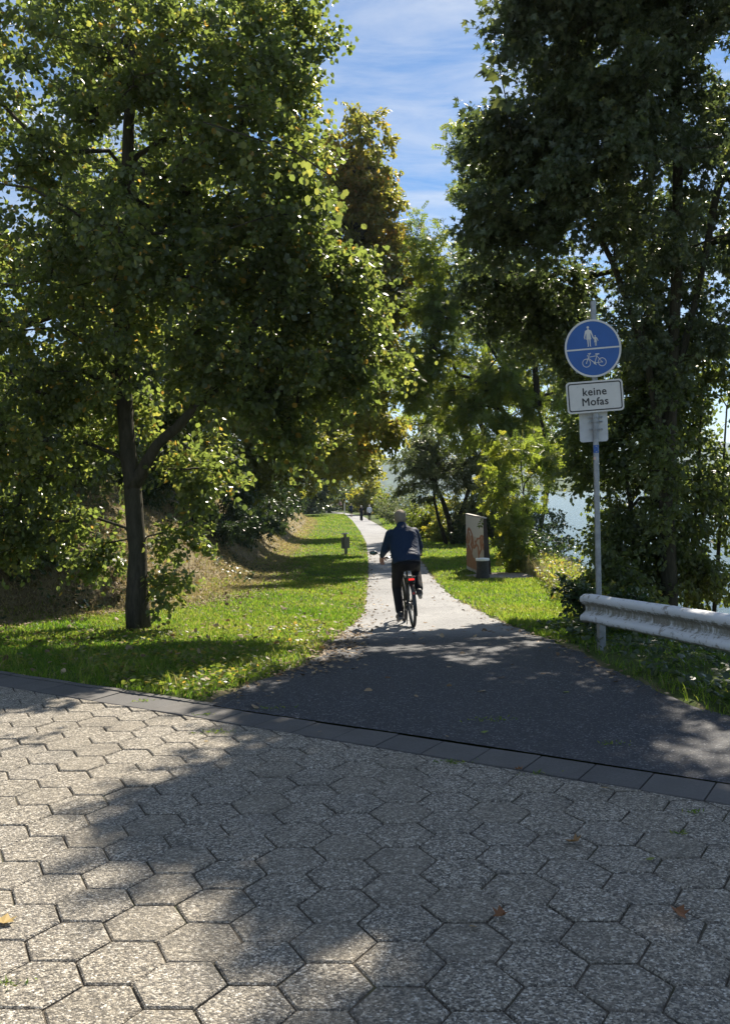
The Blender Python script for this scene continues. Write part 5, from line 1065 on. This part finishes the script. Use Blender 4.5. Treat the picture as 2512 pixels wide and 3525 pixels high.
def walker(label, loc, yaw, h, top, legs, hair, style, arm=None, stride=.16, seed=0):
    r = tag(empty('person', loc, (0, 0, yaw)), label, 'person'); k_ = h / 1.75; b = MB(); S = lambda *a_: Vector(a_) * k_
    hip = {s_: S(s_ * .09, 0, .92) for s_ in (-1, 1)}; kn = {s_: S(s_ * .095, .04 + s_ * stride * .35, .50) for s_ in (-1, 1)}; an = {s_: S(s_ * .09, s_ * stride - (.06 if s_ < 0 else 0), .085 + (.05 if s_ < 0 else 0)) for s_ in (-1, 1)}
    sh_ = {s_: S(s_ * .18, -.01, 1.43) for s_ in (-1, 1)}; el = {s_: S(s_ * .24, -s_ * .07 - .03, 1.15) for s_ in (-1, 1)}; wr = {s_: S(s_ * .24, -s_ * .10 + .05, .91) for s_ in (-1, 1)}
    if arm == 'bent':
        for s_ in (-1, 1): el[s_] = S(s_ * .26, -.12, 1.18); wr[s_] = S(s_ * .22, .12, 1.14 - s_ * .08)
    loft(b, [(S(0, 0, .84), .10, .08, 0), (S(0, 0, .95), .15, .105, 0), (S(0, 0, 1.12), .13, .09, 0), (S(0, -.01, 1.32), .165, .11, 0), (S(0, -.015, 1.44), .12, .08, 0), (S(0, 0, 1.5), .055, .055, 0)], 14)
    b.cap(S(0, 0, 1.46), S(0, .01, 1.56), .052 * k_, .05 * k_, 10); head(b, S(0, .015, 1.635), k_)
    for s_ in (-1, 1):
        b.cap(sh_[s_], el[s_], .048 * k_, .038 * k_, 10); b.cap(el[s_], wr[s_], .038 * k_, .027 * k_, 10); hand(b, wr[s_], (wr[s_] - el[s_]), (s_, 0, .1), 1, .010, .5)
        b.cap(hip[s_], kn[s_], .078 * k_, .055 * k_, 10); b.cap(kn[s_], an[s_], .055 * k_, .036 * k_, 10); b.cap(an[s_] + S(0, -.03, -.04), an[s_] + S(0, .14, -.05), .036 * k_, .028 * k_, 8)
    blend(b, 'body', SKIN_L, r, .016, 2, .35)
    t = MB(); loft(t, [(S(0, 0, .86), .168, .125, 0), (S(0, 0, .97), .172, .128, 0), (S(0, 0, 1.14), .158, .118, 0), (S(0, -.01, 1.33), .190, .130, 0), (S(0, -.015, 1.44), .140, .10, 0), (S(0, 0, 1.505), .07, .07, 0)], 16)
    for s_ in (-1, 1):
        t.cap(sh_[s_] + S(-s_ * .02, 0, 0), sh_[s_].lerp(el[s_], .75), .066 * k_, .058 * k_, 10)
        if style == 'long': t.cap(sh_[s_].lerp(el[s_], .7), sh_[s_].lerp(el[s_], 1), .056 * k_, .054 * k_, 10); t.cap(el[s_], el[s_].lerp(wr[s_], .8), .054 * k_, .042 * k_, 10)
    blend(t, 'dress' if style == 'dress' else 'shirt', top, r, .016, 2, .35)
    l = MB()
    if style == 'dress': loft(l, [(S(0, 0, .10), .17, .19, 0), (S(0, 0, .4), .165, .16, 0), (S(0, 0, .75), .165, .135, 0), (S(0, 0, .98), .150, .115, 0)], 16)
    else:
        loft(l, [(S(0, 0, .80), .10, .09, 0), (S(0, 0, .87), .165, .12, 0), (S(0, 0, .97), .160, .115, 0)], 14)
        for s_ in (-1, 1):
            e = kn[s_] if style == 'shorts' else an[s_] + S(0, 0, .0); l.cap(hip[s_], hip[s_].lerp(kn[s_], .9), .098 * k_, .078 * k_, 10)
            if style != 'shorts': l.cap(kn[s_], e, .072 * k_, .056 * k_, 10)
    blend(l, {'dress': 'skirt', 'shorts': 'shorts'}.get(style, 'trousers'), legs, r, .016, 2, .35)
    for s_ in (-1, 1): m_ = MB(); m_.cap(an[s_] + S(0, -.03, -.045), an[s_] + S(0, .14, -.055), .046 * k_, .038 * k_, 8); m_.cap(an[s_], an[s_] + S(0, .05, -.05), .045 * k_, .04 * k_, 8); m_.build('shoe', SHOE, r, smooth=True)
    hm = MB(); hm.ell(S(0, .0, 1.675), (.094 * k_, .112 * k_, .088 * k_), 14, 8); hm.ell(S(0, -.035, 1.635), (.086 * k_, .075 * k_, .075 * k_), 12, 8); hm.build('hat' if hair[1] else 'hair', hair[0], r, smooth=True)
    return r
WHITEC = cloth('white_shirt_cloth', (.72, .74, .80)); BLACKC = cloth('black_dress_cloth', (.016, .017, .022)); HATW = cloth('straw_hat', (.68, .62, .48)); BLOND = cloth('fair_hair', (.5, .38, .22), sc=30); PINK = cloth('pinkish_shirt_cloth', (.38, .24, .22)); GREYH = cloth('grey_hair', (.42, .40, .37), sc=30)
def onpath(u, v): q = G(u, v); return Vector((q.x, q.y, float(zp(q.y)) + .006))
walker('woman walking away in a long black dress and pale hat', onpath(1244, 1794), rad(3), 1.70, BLACKC, BLACKC, (HATW, True), 'dress', stride=.08)
walker('walker in a white shirt, dark trousers and pale cap', onpath(1272, 1793), rad(2), 1.75, WHITEC, DARKT, (HATW, True), 'long', stride=.10)
walker('jogger in dark top and shorts on the far path', onpath(1209, 1781), rad(4), 1.74, NAVY, DARKT, (BLOND, False), 'shorts', 'bent', stride=.20)
for (u, v, lab, blab, mats) in [(1155, 1757, 'distant cyclist in a dark top riding in the shade left of the pale post', 'distant bicycle under the dark-topped rider', (SKIN_L, DARKT, NAVY, BLOND)), (1174, 1761, 'distant cyclist in a pinkish shirt riding close beside the pale post', 'distant bicycle under the rider in the pinkish shirt', (SKIN_L, PINK, DARKT, GREYH))]:
    q = onpath(u, v); rot = (0, 0, rad(22)); make_bicycle('bicycle', blab, q, rot, False); rider(lab, q, rot, mats, .03, False)

# ------------------------------------------------------------------ single fallen leaves and leafy sprigs
def leaf_obj(name, tm, size, mat, curl=.2, parent=None, t=.5):
    tv, tf = tm; v = tv * size; v = v.copy(); v[:, 2] += curl * size * ((tv[:, 0] * 2) ** 2 + (tv[:, 1] - .5) ** 2)
    return link(name, fast_mesh(name, v, tf, np.full(len(tf), t)), mat, parent)
DEADLEAF = leaf_mat('dead_leaf', [(0, (.20, .09, .04)), (.4, (.28, .15, .07)), (.7, (.36, .26, .10)), (1, (.16, .22, .05))], [(0, (.15, .06, .02)), (1, (.2, .2, .04))], .55, .2, .3)
for u, v, tm, sz, cu, t, yaw, lab in [
    (1990, 2912, T_MAPLE, .10, .35, .45, 40, 'curled tan leaf on a paver below the guard rail side of the gutter'), (2322, 3146, T_MAPLE, .085, .4, .0, 200, 'reddish-brown curled leaf on the pavers nearest the right edge'),
    (1740, 3160, T_MAPLE, .085, .4, .05, 120, 'torn rust-brown leaf beside a smaller tan one in the foreground'), (1640, 3208, T_OVAL, .07, .3, .55, 20, 'small tan leaf left of the torn rust-brown leaf'),
    (2256, 2965, T_OVAL, .06, .2, .95, 80, 'small pale green leaf on the right-hand pavers'), (12, 3195, T_MAPLE, .10, .2, .7, 10, 'yellow leaf at the left edge of the pavers'),
    (1106, 2526, T_OVAL, .075, .4, .5, 160, 'dry leaf lying on the gutter slabs near the shadow edge'), (1795, 2660, T_MAPLE, .07, .4, .15, 60, 'brown crumpled leaf where pavers meet the gutter'),
    (2096, 2722, T_OVAL, .08, .3, .6, 100, 'tan leaf just below the gutter at the right'), (1652, 2528, T_OVAL, .075, .1, 1.0, 260, 'green leaf on the dark asphalt close to the gutter'),
    (1937, 2390, T_OVAL, .10, .2, .95, 310, 'green leaf on the asphalt in front of the sign post'), (1545, 2545, T_OVAL, .05, .2, .6, 30, 'tiny tan leaf at the gutter edge of the asphalt'), (720, 2560, T_OVAL, .05, .2, .65, 75, 'tiny pale leaf in the sunlit pavers')]:
    q = G(u, v); o = leaf_obj('fallen_leaf', tm, sz * .8, DEADLEAF, cu, None, t); o.location = (q.x, q.y, q.z + .016); o.rotation_euler = (random.uniform(-.25, .25), random.uniform(-.25, .25), rad(yaw)); tag(o, lab, 'leaf', 'fallen leaves on the paving')
def sprig(tree, pts, lv, tm, mat, r=.008):
    t = bpy.data.objects[tree]; off = t.location
    b = MB().tube(pts, [r] * (len(pts) - 1) + [r * .4], 6).build('branch', BARK_DARK, t, off=off, smooth=True)
    for p_, d_, nn, sz, tt_ in lv:
        tv, tf = tm; d_ = Vector(d_).normalized(); nn = Vector(nn); s_ = d_.cross(nn).normalized(); nn = s_.cross(d_); M_ = np.array([s_, d_, nn])
        v = (tv * sz) @ M_ + np.array(Vector(p_) - off); link('leaf', fast_mesh('leaf', v, tf, np.full(len(tf), tt_)), mat, b)
pts = [at(1760, 480, 12.4), at(1738, 330, 12.2), at(1715, 220, 12.1), at(1699, 95, 12.0)]
sprig('maple_tree', pts, [(at(1699, 92, 12), (.2, -.3, .3), (0, -1, .3), .13, .75), (at(1699, 95, 12), (-1, -.2, -.1), (0, -1, .3), .14, .85), (at(1700, 100, 12), (1, 0, -.2), (0, -1, .3), .14, .8), (at(1712, 200, 12.1), (-1, -.2, -.3), (0, -1, .4), .2, .9), (at(1712, 200, 12.1), (1, -.2, -.25), (0, -1, .4), .17, .7), (at(1706, 255, 12.1), (-1, -.2, -.6), (-.2, -1, .3), .2, .85), (at(1724, 270, 12.1), (1, 0, -.1), (.2, -1, .4), .2, .95), (at(1722, 300, 12.15), (-1, -.1, -.5), (0, -1, .5), .2, .3), (at(1730, 345, 12.2), (-1, -.3, -.7), (-.2, -1, .3), .22, .9), (at(1735, 360, 12.2), (.8, -.3, -.5), (.2, -1, .3), .22, .6)], T_MAPLE, LEAF_MAPLE)
pts = [at(700, 420, 11.2), at(860, 470, 11.0), at(1010, 520, 10.9), at(1130, 600, 10.8), at(1210, 700, 10.8)]
lv = []
for i in range(34):
    t = random.random() ** .8 * 3.98; i0 = int(t); p_ = Vector(pts[i0]).lerp(Vector(pts[i0 + 1]), t - i0); p_ += Vector((random.gauss(0, .10), random.gauss(0, .08), random.uniform(-.42, .04)))
    lv.append((p_, (random.gauss(0, .5), random.gauss(-.1, .3), -1), (random.gauss(0, .5), -1, random.gauss(.2, .4)), random.uniform(.085, .12), random.uniform(.35, .82)))
sprig('linden_tree', pts, lv, T_BROAD, LEAF_LINDEN, .010)

# ------------------------------------------------------------------ river air
HAZE = True
if HAZE:
    hm_ = bpy.data.materials.new('haze'); hm_.use_nodes = True; hm_.node_tree.nodes.clear(); hn = hm_.node_tree.nodes
    ho = hn.new('ShaderNodeOutputMaterial'); pv = hn.new('ShaderNodeVolumePrincipled'); hm_.node_tree.links.new(pv.outputs[0], ho.inputs['Volume'])
    pv.inputs['Color'].default_value = (.62, .78, 1, 1); pv.inputs['Density'].default_value = .00013; pv.inputs['Anisotropy'].default_value = .25
    MB().box((0, 2950, 112), (7000, 6300, 240)).build('haze', hm_)
    tag(bpy.data.objects['haze'], 'thin bluish river haze', kind='stuff')
